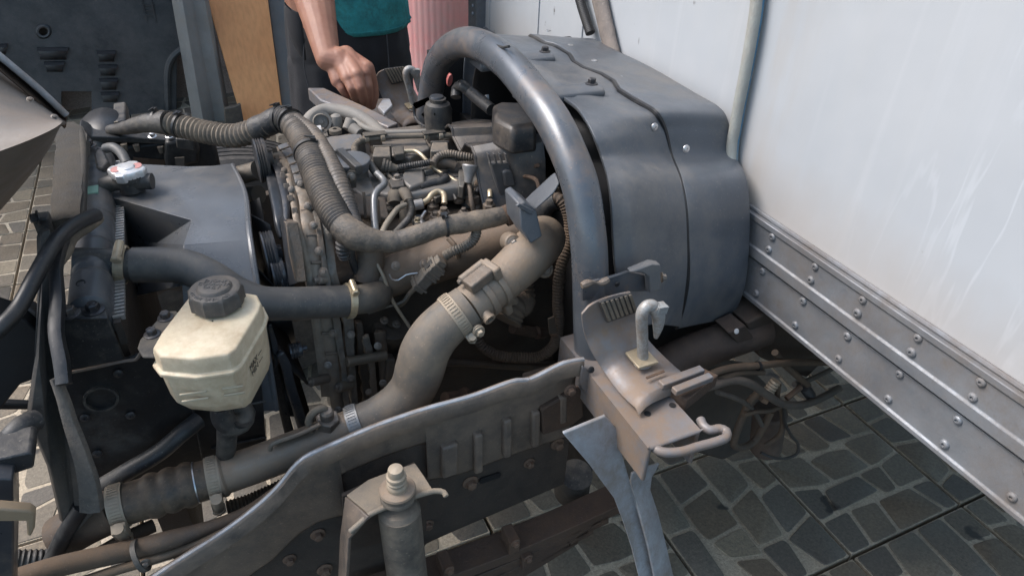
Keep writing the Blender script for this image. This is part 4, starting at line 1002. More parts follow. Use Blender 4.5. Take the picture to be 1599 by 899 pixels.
strip(pty([(140, 348, .90), (115, 358, .88), (96, 385, .84), (88, 420, .80), (90, 470, .755), (88, 520, .72), (97, 570, .69), (100, 600, .675)]), (.0055, .0075), 'blk', 'foam_seal', .010)
strip(pty([(86, 590, .69), (98, 620, .68), (110, 660, .668), (124, 700, .655), (138, 750, .64), (143, 795, .632)]), (.004, .012), 'foamg', 'foam_seal', .010)
# black cable looping to the left
G().tube(pty([(150, 336, .90), (135, 342, .88), (112, 354, .85), (85, 380, .81), (55, 432, .77), (28, 482, .74), (0, 512, .72), (-60, 562, .70)]), .0085, n=14).build('black_cable', 'blk', T)
G().tube(pty([(152, 341, .925), (140, 350, .90), (112, 370, .87), (100, 395, .84), (86, 412, .82)]), .008, n=12).build('grey_tube', 'rubd', T)

# front support plate, seen edge-on, and its lower skirt
FP = [(66, 362), (78, 358), (90, 420), (100, 560), (104, 640), (148, 800), (120, 830), (98, 815), (78, 730), (46, 655), (60, 560), (64, 450), (62, 372)]
G().prism([at(u, v, y=.70 + max(0, (560 - v)) * .0007) for u, v in FP], Vector((-.004, .006, 0))).build('support_panel', 'framed2', T, bevel=.001)
G().box(at(62, 345, y=.93) + Vector((-.006, -.01, -.02)), at(62, 345, y=.93) + Vector((.012, .01, .008))).build('panel_lug', 'rub', T, bevel=.003)
bolt(T, at(60, 340, y=.92), (-1, -.3, .2), .010, 'boltb')

# ------------------------------------------------------------------ coolant reservoir
yr = .66; zt_ = 1.006
topo = [(233, 543), (246, 520), (298, 453), (314, 447), (380, 452), (404, 456), (411, 470), (407, 484), (370, 545), (357, 554), (298, 562), (244, 557)]
P = [at(u, v, z=zt_) for u, v in topo]; cen = sum(P, Vector()) / len(P)
sc_ = lambda k, dz, sh=Vector((0, 0, 0)): [cen + (p - cen) * k + Vector((0, 0, dz)) + sh for p in P]
rows = [[cen + (p - cen) * .02 + Vector((0, 0, .0)) for p in P], sc_(.88, 0), sc_(.945, -.002), sc_(.968, -.008), sc_(.975, -.022), sc_(1.035, -.0225), sc_(1.035, -.0275), sc_(.965, -.029), sc_(.93, -.075, Vector((.0, .005, 0))), sc_(.82, -.098, Vector((.004, .010, 0))), sc_(.58, -.116, Vector((.006, .016, 0))), sc_(.02, -.118, Vector((.006, .016, 0)))]
res = G().loft(rows, True).build('coolant_reservoir', 'cream', T, bevel=.0016, seg=3, angle=32)
cc = at(341, 474, z=zt_ + .002)
g = G(); rows = []; n = 72
for r_, h in ((.0285, 0), (.031, .002), (.031, .018), (.0295, .0215), (.027, .0228), (.021, .0228), (.019, .0262), (.0175, .027), (.001, .0272)):
    rows.append([cc + Vector((math.cos(a), math.sin(a), 0)) * (r_ * .94 + (.0022 * (1 if math.cos(9 * a) > .72 else 0) if .0275 < r_ and .001 < h < .02 else 0)) + Vector((0, 0, h)) for a in [2 * math.pi * k / n for k in range(n)]])
g.loft(rows, True, True); rcap = g.build('reservoir_cap', 'cap', res, bevel=.0008)
def text(s, size, mat, parent, mx, ext=.0004, name='lettering', align='CENTER'):
    cu = bpy.data.curves.new(name, 'FONT'); cu.body = s; cu.size = size; cu.extrude = ext; cu.align_x = align; cu.align_y = 'CENTER'; cu.space_line = .9
    o = bpy.data.objects.new(name, cu); COL.objects.link(o)
    dg = bpy.context.evaluated_depsgraph_get(); me = bpy.data.meshes.new_from_object(o.evaluated_get(dg)); bpy.data.objects.remove(o)
    me.transform(mx.to_3x3().to_4x4()); me.materials.clear(); me.materials.append(m[mat])
    q = bpy.data.objects.new(name, me); COL.objects.link(q); q.parent = parent; q.location = mx.translation - wloc(parent); return q
def basis(o, ex, ey):
    ex = Vector(ex).normalized(); ez = ex.cross(Vector(ey)).normalized(); ey = ez.cross(ex)
    return Matrix(((ex.x, ey.x, ez.x, o[0]), (ex.y, ey.y, ez.y, o[1]), (ex.z, ey.z, ez.z, o[2]), (0, 0, 0, 1)))
rx = Vector((rt.x, rt.y, 0)).normalized(); ry = Vector((-rx.y, rx.x, 0))
text('ENGINE\nCOOLANT\nONLY', .0072, 'capl', rcap, basis(cc + Vector((0, 0, .0273)), rx, ry), .0005)
for k, ch in enumerate('DO NOT OPEN HOT'):
    a = math.pi * (1.18 + .64 * k / 14); d = rx * math.cos(a) + ry * math.sin(a)
    if ch != ' ': text(ch, .0052, 'capl', rcap, basis(cc + d * .0243 + Vector((0, 0, .023)), Vector((-d.y, d.x, 0)), -d), .0004)
# raised level marks and print on the body
def face_pt(u, v, y0): return at(u, v, y=y0)
# right-hand face: from P[8] to P[10], outward normal
e = (P[7] - P[8]); e.z = 0; e.normalize(); nrm = Vector((e.y, -e.x, 0)); nrm = nrm if nrm.y < 0 else -nrm
fc = (P[7] + P[8]) / 2; fc = cen + (fc - cen) * .955
text('MAX —\nMIN —', .0105, 'ink', res, basis(fc + nrm * .0016 + Vector((0, .003, -.052)), e, (0, 0, 1)), .0002)
e2 = (P[9] - P[10]); e2.z = 0; e2.normalize(); n2 = Vector((e2.y, -e2.x, 0)); n2 = n2 if n2.y < 0 else -n2
fc2 = cen + ((P[9] + P[10] * 2) / 3 - cen) * .955
for dx in (-.021, .020):
    for dz in (-.050, -.060):
        G().obox(fc2 + e2 * dx + n2 * .0008 + Vector((0, .003, dz)), e2 * (.014 if dx < 0 else .011), n2 * .0012, Vector((0, 0, .0012))).build('level_mark', 'creamd', res, bevel=.0006)
# bracket and its two bolts, outlet elbow
zb_ = zt_ - .012
br = G().prism([at(u, v, z=zb_) for u, v in ((214, 542), (218, 530), (256, 486), (275, 484), (290, 500), (248, 556), (222, 556))], (0, 0, -.004)).build('reservoir_bracket', 'rubd', T, bevel=.002)
for u, v in ((259, 496), (238, 522)): bolt(br, at(u, v, z=zb_), (0, 0, 1), .0095, 'boltb')
g = G().tube(pty([(345, 632, .69), (348, 652, .692), (360, 664, .695), (376, 660, .70), (383, 645, .71), (372, 632, .72)]), [.012, .0135, .0135, .0135, .013, .012], n=18)
oe = g.build('reservoir_outlet', 'rub', T)
G().tube(pty([(355, 664, .693), (354, 690, .71), (352, 712, .735), (350, 740, .76)]), .0125, n=16).build('outlet_hose', 'rub', T)
G().ring(at(373, 648, y=.70), (.5, -.2, .5), .0175, .014, .006).build('outlet_clip', 'blk', oe)
# ------------------------------------------------------------------ fan shroud
zs = .985
A = at(165, 306, z=zs); B = at(245, 281, z=zs); B2 = at(332, 262, z=zs); C = at(363, 258, z=zs); C2 = at(380, 300, z=zs); D = at(391, 376, z=zs)
E = at(289, 384, z=zs); Tp = at(302, 346, z=zs)
F1 = at(173, 372, y=A.y + .07); F2 = at(248, 379, y=Tp.y + .07)
g = G(); g.add([A, B, B2, C, C2, D, E, Tp], [[0, 1, 2, 3, 4, 5, 6, 7]])
g.add([A, Tp, F2, F1], [[0, 1, 2, 3]]); g.add([Tp, E, F2], [[0, 1, 2]])
D2 = at(402, 446, y=D.y - .05); D3 = at(432, 640, y=D.y - .09); E2 = at(286, 446, y=E.y - .05); E3 = at(300, 640, y=E.y - .09)
g.add([E, D, D2, E2], [[0, 1, 2, 3]]); g.add([E2, D2, D3, E3], [[0, 1, 2, 3]])
F3 = at(180, 470, y=F1.y - .05); g.add([F1, F2, E, E2, F3], [[0, 1, 2, 3, 4]])
Bk = at(250, 262, z=zs - .01); Ck = C + Vector((0, .05, -.03)); Ak = A + Vector((0, .14, -.005)); Dk = C + Vector((0, .1, -.12))
g.add([A, Ak, Bk, B2, B], [[0, 1, 2, 3, 4]]); g.add([B2, Bk, Ck, C], [[0, 1, 2, 3]]); g.add([Bk, Ck, Dk, Ak], [[0, 1, 2, 3]])
shr = g.build('fan_shroud', 'shroud', T, solid=.003, bevel=.003, seg=3, off=-1, angle=12)
G().tube([E + Vector((0, -.001, .001)), D + Vector((0, -.001, .001))], .0014, n=6, sm=False).build('shroud_seam', 'shroud', shr)
# knurled grip band near the rim
kn = G(); q0, q1, q2, q3 = at(334, 276, z=zs), at(366, 268, z=zs), at(386, 366, z=zs), at(347, 376, z=zs)
for i in range(9):
    for j in range(30):
        s_, t_ = (i + .5 + .5 * (j % 2)) / 9.5, (j + .5) / 30
        p_ = q0.lerp(q1, s_).lerp(q3.lerp(q2, s_), t_) + Vector((0, 0, .0004)); ex = (q1 - q0) * .045; ey = (q3 - q0) * .017
        kn.add([p_ - ex, p_ - ey, p_ + ex, p_ + ey, p_ + Vector((0, 0, .0018))], [[0, 1, 4], [1, 2, 4], [2, 3, 4], [3, 0, 4]])
kn.build('knurling', 'shroud', shr)['kind'] = 'stuff'
# rim lip
G().tube([C, C2 + Vector((.002, 0, 0)), D, D2, D3], .004, n=8, step=.01).build('shroud_rim', 'shroud', shr)
# cooling fan inside
fc_ = Vector((.045, 1.03, .77)); fan = G().cyl(fc_ + Vector((-.02, 0, 0)), fc_ + Vector((.025, 0, 0)), .06).build('cooling_fan', 'blk', T)
for k in range(9):
    a = 2 * math.pi * k / 9 + .2; d = Vector((0, math.cos(a), math.sin(a))); e = Vector((.016, -math.sin(a) * .028, math.cos(a) * .028))
    G().loft([[fc_ + d * .055 - e * .8, fc_ + d * .055 + e * .8], [fc_ + d * .125 - e, fc_ + d * .125 + e * 1.1], [fc_ + d * .19 - e * 1.2, fc_ + d * .19 + e * 1.3]]).build('blade', 'fanb' if k else 'greenp', fan, solid=.003)

# ------------------------------------------------------------------ engine front: stacked castings, pulleys, belt
YL = [(215, 1.26), (230, 1.21), (250, 1.13), (283, 1.04), (315, .975), (345, .93), (400, .89), (430, .88), (500, .872), (600, .868), (700, .86)]
def yl(v):
    if v <= YL[0][0]: return YL[0][1]
    for (v0, y0), (v1, y1) in zip(YL, YL[1:]):
        if v <= v1: return y0 + (y1 - y0) * (v - v0) / (v1 - v0)
    return YL[-1][1]
def ribbon(name, mat, rows, dy=0., solid=.012, bev=.003, parent=None, jit=0, bulge=0):
    R_ = []
    for (u0, v0, u1, v1) in rows:
        a = at(u0, v0, y=yl(v0) + dy); b = at(u1, v1, y=yl(v1) + dy); r = []
        for k in range(5):
            t = k / 4; p_ = a.lerp(b, t); r.append(p_ + Vector((0, -bulge * math.sin(math.pi * t), bulge * .6 * math.sin(math.pi * t))))
        R_.append(r)
    cols = list(zip(*R_)); sm = [smooth(list(c), .005) for c in cols]; n = min(len(c) for c in sm)
    sm = [[c[int(i * (len(c) - 1) / (n - 1))] for i in range(n)] for c in sm]
    if jit: sm = [[p_ + Vector((0, jit * mnoise.noise(p_ * 90), jit * mnoise.noise(p_ * 80 + Vector((4, 0, 0))))) for p_ in c] for c in sm]
    return G().loft(sm).build(name, mat, parent or T, solid=solid, bevel=bev, off=-1, angle=40)
tc_ = ribbon('timing_cover', 'shroudd', [(404, 248, 414, 243), (412, 262, 430, 252), (419, 290, 440, 280), (425, 320, 447, 312), (430, 345, 450, 342), (437, 372, 452, 370)], .02)
ribbon('cover_rim', 'pulley', [(409, 247, 415, 242), (424, 257, 436, 251), (434, 286, 446, 279), (441, 318, 452, 312), (442, 345, 452, 343), (440, 358, 450, 356)], -.004, bulge=.003, parent=tc_)
fr_c = ribbon('front_casting', 'cast2b', [(424, 238, 433, 229), (440, 262, 451, 255), (449, 290, 458, 286), (454, 320, 464, 317), (458, 345, 469, 344), (467, 385, 482, 384), (477, 430, 492, 430), (486, 500, 504, 500), (494, 560, 514, 558), (502, 620, 520, 618)], -.002, bulge=.003, jit=.0015)
for k, v in enumerate((236, 247, 260, 275, 292, 310, 330)):
    u = 429 + (v - 236) * .33; G().obox(at(u, v, y=yl(v) - .006), Vector((.004, 0, 0)), Vector((0, .004, -.003)), Vector((0, .003, .004))).build('casting_tooth', 'castd', fr_c, bevel=.001)
ribbon('belt_guard', 'plateau', [(433, 227, 448, 222), (443, 240, 457, 234), (452, 257, 466, 249), (461, 284, 478, 279)], -.008, bulge=.002, bev=.002)
for v, u0, u1 in ((233, 436, 452), (244, 446, 460), (256, 452, 466), (270, 457, 471)):
    G().tube([at(u0, v + 2, y=yl(v) - .014), at(u1, v - 4, y=yl(v) - .014)], .0016, n=6, sm=False).build('guard_clip', 'castd', T)
g2 = ribbon('rear_casting', 'cast2b', [(460, 291, 479, 283), (467, 315, 486, 310), (470, 345, 490, 342), (478, 385, 499, 384), (486, 430, 506, 430), (500, 500, 520, 500), (508, 560, 528, 558), (515, 620, 535, 615), (522, 668, 545, 662)], -.004, jit=.002, bulge=.003)
bx = G().prism([at(446, 346, y=.90), at(466, 347, y=.90), at(472, 390, y=.875), at(480, 440, y=.862), at(462, 442, y=.862), at(453, 395, y=.875)], (-.004, .03, -.01)).build('sensor_box', 'castd', T, bevel=.002)
G().prism([at(441, 352, y=.91), at(447, 347, y=.90), at(463, 442, y=.862), at(452, 445, y=.868)], (0, .02, 0)).build('box_side', 'pulley', bx)
s1 = ribbon('gasket_flange', 'stony', [(489, 330, 497, 328), (495, 360, 502, 357), (500, 390, 507, 388), (506, 430, 514, 430), (520, 500, 531, 500), (526, 540, 536, 538), (533, 578, 541, 576), (536, 620, 545, 618), (540, 655, 548, 653)], -.012, solid=.01, jit=.003, bev=.0015)
s2 = ribbon('gasket_flange', 'stony', [(503, 350, 512, 346), (508, 380, 520, 377), (514, 430, 527, 430), (536, 500, 552, 500), (540, 540, 553, 538), (545, 575, 555, 573), (548, 620, 558, 616), (552, 655, 562, 652)], -.006, solid=.012, jit=.003, bev=.0015)
s3 = ribbon('gasket_flange', 'stony', [(567, 530, 577, 528), (574, 560, 584, 557), (579, 600, 588, 597), (583, 645, 592, 642)], -.004, solid=.01, jit=.003, bev=.0015)
ribbon('pump_casting', 'castd', [(556, 505, 566, 505), (560, 560, 574, 558), (566, 610, 580, 606), (570, 655, 584, 650)], .012, jit=.002)
ribbon('pump_casting', 'castd2', [(584, 520, 602, 516), (590, 560, 606, 556), (594, 610, 608, 602), (596, 660, 612, 655)], .006, jit=.002, bulge=.004)
def boss(a, b, ya, yb, r, mat='castd', name='bolt_boss', tip=None):
    P_, Q = at(*a, y=ya), at(*b, y=yb); o = G().cyl(P_, Q, r, r * 1.08, 16).build(name, mat, T, bevel=.0012)
    if tip: bolt(o, P_, (P_ - Q), tip, 'boltm')
    return o
boss((541, 565), (602, 554), .848, .862, .0078, 'cast2')
boss((545, 652), (586, 640), .848, .86, .0072, 'cast2', tip=.008)
boss((486, 596), (512, 590), .85, .862, .0075, 'castd', tip=.0085)
boss((529, 604), (548, 600), .85, .86, .0085, 'cast2', tip=.0082)
boss((497, 437), (512, 434), .87, .875, .0082, 'stony', tip=.008)
boss((484, 655), (500, 650), .85, .86, .006, 'castd', tip=.007)
# belt and pulleys
pu = ribbon('crank_pulley', 'pulley', [(430, 556, 444, 548), (438, 575, 454, 566), (446, 610, 463, 602), (457, 645, 475, 640), (470, 690, 490, 686)], -.03, solid=.01, bulge=.002)
ribbon('drive_belt', 'rub', [(420, 572, 431, 558), (428, 605, 442, 598), (438, 650, 452, 645), (450, 700, 466, 696)], -.012, solid=.006)
for (u, v, y_, r, x_) in ((400, 252, 1.12, .036, .022), (452, 549, .86, .012, .012), (436, 436, .90, .024, .014), (412, 400, .93, .036, .01), (424, 428, .90, .022, .014)):
    c = at(u, v, y=y_); prf = [(r * .5, 0), (r, .0005), (r, .003)]
    for k in range(3): prf += [(r * .93, .004 + k * .004), (r, .006 + k * .004)]
    prf += [(r * .96, .018), (r * .4, .019), (r * .35, .026)]
    G().lathe(c, (1, 0, 0), prf, 32).build('pulley', 'pulley', T)
ribbon('shroud_flange', 'pulley', [(418, 508, 424, 506), (424, 540, 433, 536), (430, 575, 438, 565)], -.02, solid=.003)
for a, b, r in (((352, 280), (402, 266), .016), ((372, 306), (404, 304), .016), ((380, 335), (405, 332), .010)):
    G().cyl(at(*a, y=1.20), at(*b, y=1.16), r, n=20).build('air_pipe', 'castg', T)

# ------------------------------------------------------------------ engine block, head and valve cover
G().box((.135, .90, .42), (.60, 1.32, .90)).build('engine_block', 'eng', T, bevel=.01)
G().box((.30, 1.0, .35), (.78, 1.28, .70)).build('gearbox', 'eng', T, bevel=.02)
hd = G().prism([at(u, v, z=.925) for u, v in ((555, 340), (600, 362), (800, 350), (850, 290), (740, 190), (500, 214), (500, 250))], (0, 0, -.12)).build('cylinder_head', 'eng2', T, bevel=.004)
VC = [(500, 216), (560, 206), (700, 190), (760, 226), (780, 270), (740, 292), (690, 298), (640, 306), (600, 306), (566, 300), (538, 284), (512, 250)]
vc = G(); P = [at(u, v, z=.962) for u, v in VC]; cen_ = sum(P, Vector()) / len(P)
vc.loft([[cen_ + (p_ - cen_) * k + Vector((0, 0, dz)) for p_ in P] for k, dz in ((1.0, -.022), (.985, -.002), (.95, .003), (.02, .004))], True, True)
vco = vc.build('valve_cover', 'valve', T, bevel=.003)
# raised plateau at its far corner, stepped deck, ribs down the near flank
pl = G().prism([at(u, v, z=.990) for u, v in ((500, 214), (563, 208), (570, 218), (550, 232), (514, 236))], (0, 0, -.03)).build('cover_plateau', 'plateau', vco, bevel=.002)
G().prism([at(u, v, z=.983) for u, v in ((575, 222), (665, 216), (672, 232), (640, 246), (596, 240))], (0, 0, -.02)).build('cover_deck', 'valve', vco, bevel=.003)
G().prism([at(u, v, z=.974) for u, v in ((632, 262), (662, 262), (664, 284), (640, 292), (626, 280))], (0, 0, -.015)).build('cover_deck', 'valve', vco, bevel=.004)
G().prism([at(u, v, z=.975) for u, v in ((550, 272), (578, 276), (590, 300), (566, 306), (545, 290))], (0, 0, -.02)).build('cover_deck', 'valve', vco, bevel=.004)
for u0, v0, u1, v1 in ((548, 296, 552, 330), (568, 300, 571, 340), (590, 312, 593, 346)):
    G().tube([at(u0, v0, y=.955), at(u1, v1, y=.94)], .0022, n=8, sm=False).build('cover_rib', 'castd', vco)
ribbon('head_flank', 'castd', [(545, 300, 602, 307), (552, 320, 606, 328), (558, 334, 610, 342)], .01, solid=.01)
# oil filler cap with its grip bar
oc = at(547, 250, z=1.0)
g = G().lathe(oc - Vector((0, 0, .016)), (0, 0, 1), [(.030, 0), (.030, .010), (.0335, .011), (.0335, .017), (.031, .019), (.001, .0195)], 40); ocap = g.build('oil_filler_cap', 'plateau', T, bevel=.001)
ga, gb = at(530, 231, z=1.013), at(560, 259, z=1.013); d = (gb - ga)
e = Vector((-d.y, d.x, 0)).normalized() * .0065
G().prism([ga - e, ga + e, gb + e, gb - e], (0, 0, -.016)).build('grip', 'plateau2', ocap, bevel=.002)
G().cyl(oc - Vector((0, 0, .05)), oc - Vector((0, 0, .015)), .028).build('filler_tower', 'valve', T)
lb = G().prism([at(u, v, y=1.0) for u, v in ((539, 274), (546, 266), (557, 268), (557, 294), (540, 296))], (0, .004, 0)).build('lifting_eye', 'blkd', T, bevel=.002)
bolt(lb, at(548, 276, y=.998), (0, -1, .3), .0075, 'boltm')

# ------------------------------------------------------------------ wiring harness in corrugated conduit
HC = [(178, 203, 1.36), (210, 196, 1.32), (250, 190, 1.29), (290, 199, 1.26), (330, 208, 1.23), (368, 212, 1.20), (402, 202, 1.18), (430, 188, 1.165), (450, 188, 1.14), (466, 204, 1.10)]
hcp = smooth(pty(HC), .004)
har = G().tube(hcp[12:], .0195, n=22, sm=False, corr=None).build('wiring_harness', 'tape', T) if False else None
har = G().tube(pty(HC[2:8]), .0185, n=22, corr=(.0085, .030 * .03 + .0010)).build('wiring_harness', 'taped', T)
G().tube(pty([(172, 204, 1.37), (200, 199, 1.335), (228, 193, 1.30), (262, 192, 1.275)]), [.009, .012, .016, .0195], n=18, step=.004, jit=.12).build('harness_tape', 'tape', har)
G().tube(pty([(398, 203, 1.182), (420, 193, 1.17), (438, 185, 1.16), (452, 189, 1.14)]), .0205, n=20, step=.004, jit=.06).build('harness_tape', 'tape', har)
G().tube(pty([(438, 184, 1.158), (452, 190, 1.14), (466, 206, 1.10), (480, 232, 1.05), (494, 268, .99), (508, 305, .94), (524, 336, .90), (546, 366, .862)]), [.0205, .021, .0215, .0225, .023, .0225, .0215, .019], n=26, corr=(.0054, .0009)).build('corrugated_conduit', 'conduit', har)
G().tube(pty([(462, 186, 1.12), (488, 206, 1.075), (508, 236, 1.02), (522, 266, .975), (534, 296, .94), (546, 328, .905), (556, 354, .87), (566, 366, .858)]), [.010, .0105, .011, .0125, .014, .0135, .012, .012], n=20, corr=(.0062, .0004), jit=.08).build('corrugated_conduit', 'conduit', har)
tr = smooth(pty([(532, 350, .875), (548, 364, .858), (575, 374, .845), (615, 377, .838), (655, 366, .832), (690, 354, .829), (730, 347, .827), (770, 340, .826), (806, 331, .826)]), .005)
G().tube(tr, [.0195, .0205, .0155, .0148, .0148, .0145, .0145, .0145, .0142, .0140], n=24, sm=False, jit=.09).build('taped_trunk', 'taped', har)
G().tube(pty([(788, 338, .825), (800, 333, .825), (812, 330, .825)]), .0158, n=20).build('trunk_end', 'rust', har)
def tie(path, f, r, w=.0045, nub=(0, 0, 1)):
    i = max(1, min(len(path) - 2, int(f * (len(path) - 1)))); ax = (path[i + 1] - path[i - 1]).normalized(); g = G().ring(path[i], ax, r + .0016, r - .001, w)
    nb = Vector(nub); nb = (nb - ax * nb.dot(ax)).normalized(); g.obox(path[i] + nb * (r + .003), ax * .0045, ax.cross(nb) * .004, nb * .003); g.obox(path[i] + nb * (r + .006) + ax.cross(nb) * .006, ax * .0014, ax.cross(nb) * .007, nb * .0008)
    g.build('cable_tie', 'blk', har)
tie(tr, .60, .0148, .003); cp1 = smooth(pty([(452, 190, 1.14), (466, 206, 1.10), (480, 232, 1.05), (494, 268, .99), (508, 305, .94)]), .004)
tie(cp1, .50, .0228, .006, (.3, -.5, 1)); tie(hcp, .86, .021, .007); tie(hcp, .92, .021, .005); tie(hcp, .27, .018, .004); tie(hcp, .37, .0195, .004)
G().tube(pty([(742, 350, .828), (744, 362, .826), (738, 376, .828), (724, 386, .832), (706, 393, .836), (694, 400, .84)]), .0072, n=14, corr=(.0042, .0007)).build('branch_conduit', 'castg', har)
G().tube(pty([(540, 368, .88), (536, 388, .88), (538, 402, .88)]), [.013, .011, .008], n=16, corr=(.006, .0012)).build('branch_stub', 'tape', har)
# plug on the branch
ca, cb = at(648, 450, y=.85), at(690, 406, y=.845); ax = (cb - ca).normalized(); u_, v_, _ = frame_of(ax); up_ = Vector((0, 0, 1)); up_ = (up_ - ax * up_.dot(ax)).normalized(); sd_ = ax.cross(up_)
L_ = (cb - ca).length
plug = G().obox(ca.lerp(cb, .30), ax * L_ * .28, up_ * .0095, sd_ * .012); plug.obox(ca.lerp(cb, .68), ax * L_ * .2, up_ * .011, sd_ * .0135); plug.obox(ca.lerp(cb, .93), ax * L_ * .08, up_ * .008, sd_ * .0095)
pg = plug.build('harness_plug', 'plugm', T, bevel=.0015)
for f in (.15, .5, .62, .78): G().obox(ca.lerp(cb, f), ax * .0018, up_ * .0122, sd_ * .0148).build('plug_rib', 'plugm', pg, bevel=.0005)
G().obox(ca.lerp(cb, .7) + up_ * .011, ax * .008, up_ * .002, sd_ * .005).build('plug_latch', 'rub', pg, bevel=.0008)
G().tube([ca, at(640, 458, y=.86), at(632, 470, y=.87), at(622, 478, y=.89)], .004, n=8).build('plug_wire', 'rubd', pg)

# ------------------------------------------------------------------ intake log, rods and dark pieces below the harness
lg = G().tube(pty([(592, 440, .90), (630, 424, .895), (680, 408, .885), (730, 392, .878), (775, 378, .872), (812, 366, .87)]), [.030, .034, .034, .033, .031, .030], n=26, flat=1.0).build('intake_log', 'castb', T)
for u, v in ((618, 415), (662, 412), (712, 395), (756, 380)): bolt(lg, at(u, v, y=.858), (0, -.8, .5), .0075, 'boltm')
G().tube(pty([(700, 372, .865), (712, 386, .85), (716, 402, .85)]), .004, n=8).build('log_rib', 'castb', lg)
G().tube(pty([(575, 388, .90), (598, 430, .872), (612, 467, .862), (646, 520, .85), (668, 556, .845)]), .0027, n=10).build('dipstick_tube', 'zincd', T)
G().tube(pty([(575, 489, .87), (600, 480, .865), (630, 470, .86), (640, 455, .86)]), .0022, n=8).build('bare_wire', 'castg', T)
G().tube(pty([(608, 428, .862), (612, 436, .86), (622, 437, .86), (634, 429, .858), (652, 426, .855)]), .0012, n=6).build('spring_clip', 'steel', T)
G().tube(pty([(575, 380, .91), (578, 410, .90), (572, 440, .89)]), [.02, .022, .02], n=18).build('thermostat_neck', 'castd', T)
G().tube(pty([(552, 376, .90), (548, 396, .895), (556, 424, .895)]), .006, n=10).build('small_hose', 'rub', T)
oil = G().lathe(at(612, 505, y=.90), (.1, -.55, .8), [(.034, -.05), (.034, -.002), (.030, .004), (.012, .005), (.011, .012), (.001, .0125)], 26).build('oil_cooler', 'eng2', T)
for u, v in ((600, 500), (619, 506)): bolt(oil, at(u, v, y=.872), (.1, -.5, .8), .007, 'castd')
G().prism([at(u, v, y=.875) for u, v in ((610, 575), (640, 560), (660, 590), (640, 640), (612, 636))], (0, .05, 0)).build('injection_pump', 'eng2', T, bevel=.006)
G().prism([at(u, v, y=.865) for u, v in ((604, 560), (618, 562), (616, 598), (626, 620), (612, 632), (600, 628))], (0, .02, 0)).build('pump_bracket', 'castd', T, bevel=.003)
for P_, r in (([(680, 566, .85), (720, 566, .86), (800, 572, .87), (900, 578, .88)], .0062), ([(770, 562, .88), (850, 566, .89), (930, 570, .90)], .0050), ([(700, 590, .93), (780, 596, .94), (900, 604, .95)], .012)):
    G().tube(pty(P_), r, n=12).build('return_pipe', 'brownhose', T)
G().cyl(at(694, 622, y=.80), at(742, 618, y=.82), .011, n=18).build('union', 'rust', T, bevel=.001)
G().lathe(at(722, 616, y=.80), at(742, 618, y=.82) - at(694, 622, y=.80), [(.0125, 0), (.0125, .010)], 6).build('union_nut', 'rust', T)
G().tube(pty([(800, 512, .86), (830, 518, .865), (850, 520, .87)]), .010, n=14).build('drain_pipe', 'rust', T)
G().ring(at(838, 519, y=.866), (1, 0, -.1), .0115, .0095, .006).build('pipe_band', 'boltr', T)
# corrugated hose that drops beside the hoop and runs forward
G().tube(pty([(858, 312, .90), (872, 310, .885), (882, 322, .875), (889, 345, .865), (888, 372, .855), (880, 402, .84), (873, 432, .83), (871, 470, .82), (872, 505, .815), (864, 540, .82), (842, 556, .83), (810, 558, .84), (776, 554, .85), (752, 538, .86), (742, 520, .87)]), .0092, n=16, corr=(.0052, .0008)).build('breather_hose', 'brownhose', T)
G().tube(pty([(846, 332, .905), (856, 318, .90), (870, 312, .89)]), .016, n=18).build('breather_elbow', 'rub', T)
G().ring(at(873, 437, y=.83), (0, .1, 1), .0108, .009, .004).build('hose_band', 'rust', T)
G().ring(at(868, 520, y=.816), (0, .1, 1), .0108, .009, .004).build('hose_band', 'rust', T)
G().prism([at(u, v, y=.80) for u, v in ((856, 498), (866, 494), (870, 520), (858, 522))], (0, .003, 0)).build('hose_clip', 'castd', T, bevel=.001)

# ------------------------------------------------------------------ top of the engine: rail, coils, injectors, pipes
def zt3(l): return [at(u, v, z=z) for u, v, z in l]
fr_ = G().tube(zt3([(562, 219, .998), (603, 214, .998), (663, 212, .998), (712, 211, .998)]), .0052, n=14).build('fuel_rail', 'rubd', T)
for u, v in ((572, 217), (597, 215), (665, 212), (688, 212)):
    p_ = at(u, v, z=.998); G().cyl(p_ - Vector((.004, 0, 0)), p_ + Vector((.004, 0, 0)), .0075, n=16).build('rail_collar', 'zincd', fr_, bevel=.001)
for u, v in ((585, 209), (677, 206)):
    p_ = at(u, v, z=1.005); G().obox(p_, Vector((.020, -.001, 0)), Vector((0, .008, 0)), Vector((0, 0, .0012))).build('rail_clip', 'blkd', fr_)
    G().obox(p_ - Vector((0, 0, .012)), Vector((.011, 0, 0)), Vector((0, .006, 0)), Vector((0, 0, .008))).build('rail_seat', 'castd', fr_, bevel=.001)
G().tube(zt3([(570, 219, .996), (561, 222, .994), (555, 228, .990), (554, 240, .985)]), .0062, n=12, corr=(.0045, .0005)).build('return_hose', 'rubd', T)
def coil(u0, v0, u1, v1, z):
    a, b, c, d = at(u0, v1, z=z - .012), at(u1 - 2, v1, z=z - .012), at(u1, (v0 + v1) / 2 - 4, z=z + .004), at(u0 + 2, (v0 + v1) / 2 - 4, z=z + .004)
    e_, f_ = at(u1 - 4, v0, z=z + .004), at(u0 + 3, v0, z=z + .004)
    o = G().prism([f_, e_, b + Vector((0, 0, .012)), a + Vector((0, 0, .012))], (0, 0, -.034)).build('injector_coil', 'coilm', T, bevel=.002)
    G().prism([f_ + Vector((-.003, .002, .001)), e_ + Vector((.002, .002, .001)), e_ + Vector((.002, -.003, .001)), f_ + Vector((-.003, -.003, .001))], (0, 0, -.036)).build('coil_lip', 'blkd', o, bevel=.001)
    return o
c1 = coil(582, 228, 613, 254, .997); c2 = coil(672, 221, 703, 246, 1.0)
ba, bb = at(596, 258, z=.985), at(620, 264, z=.978)
bt = G()
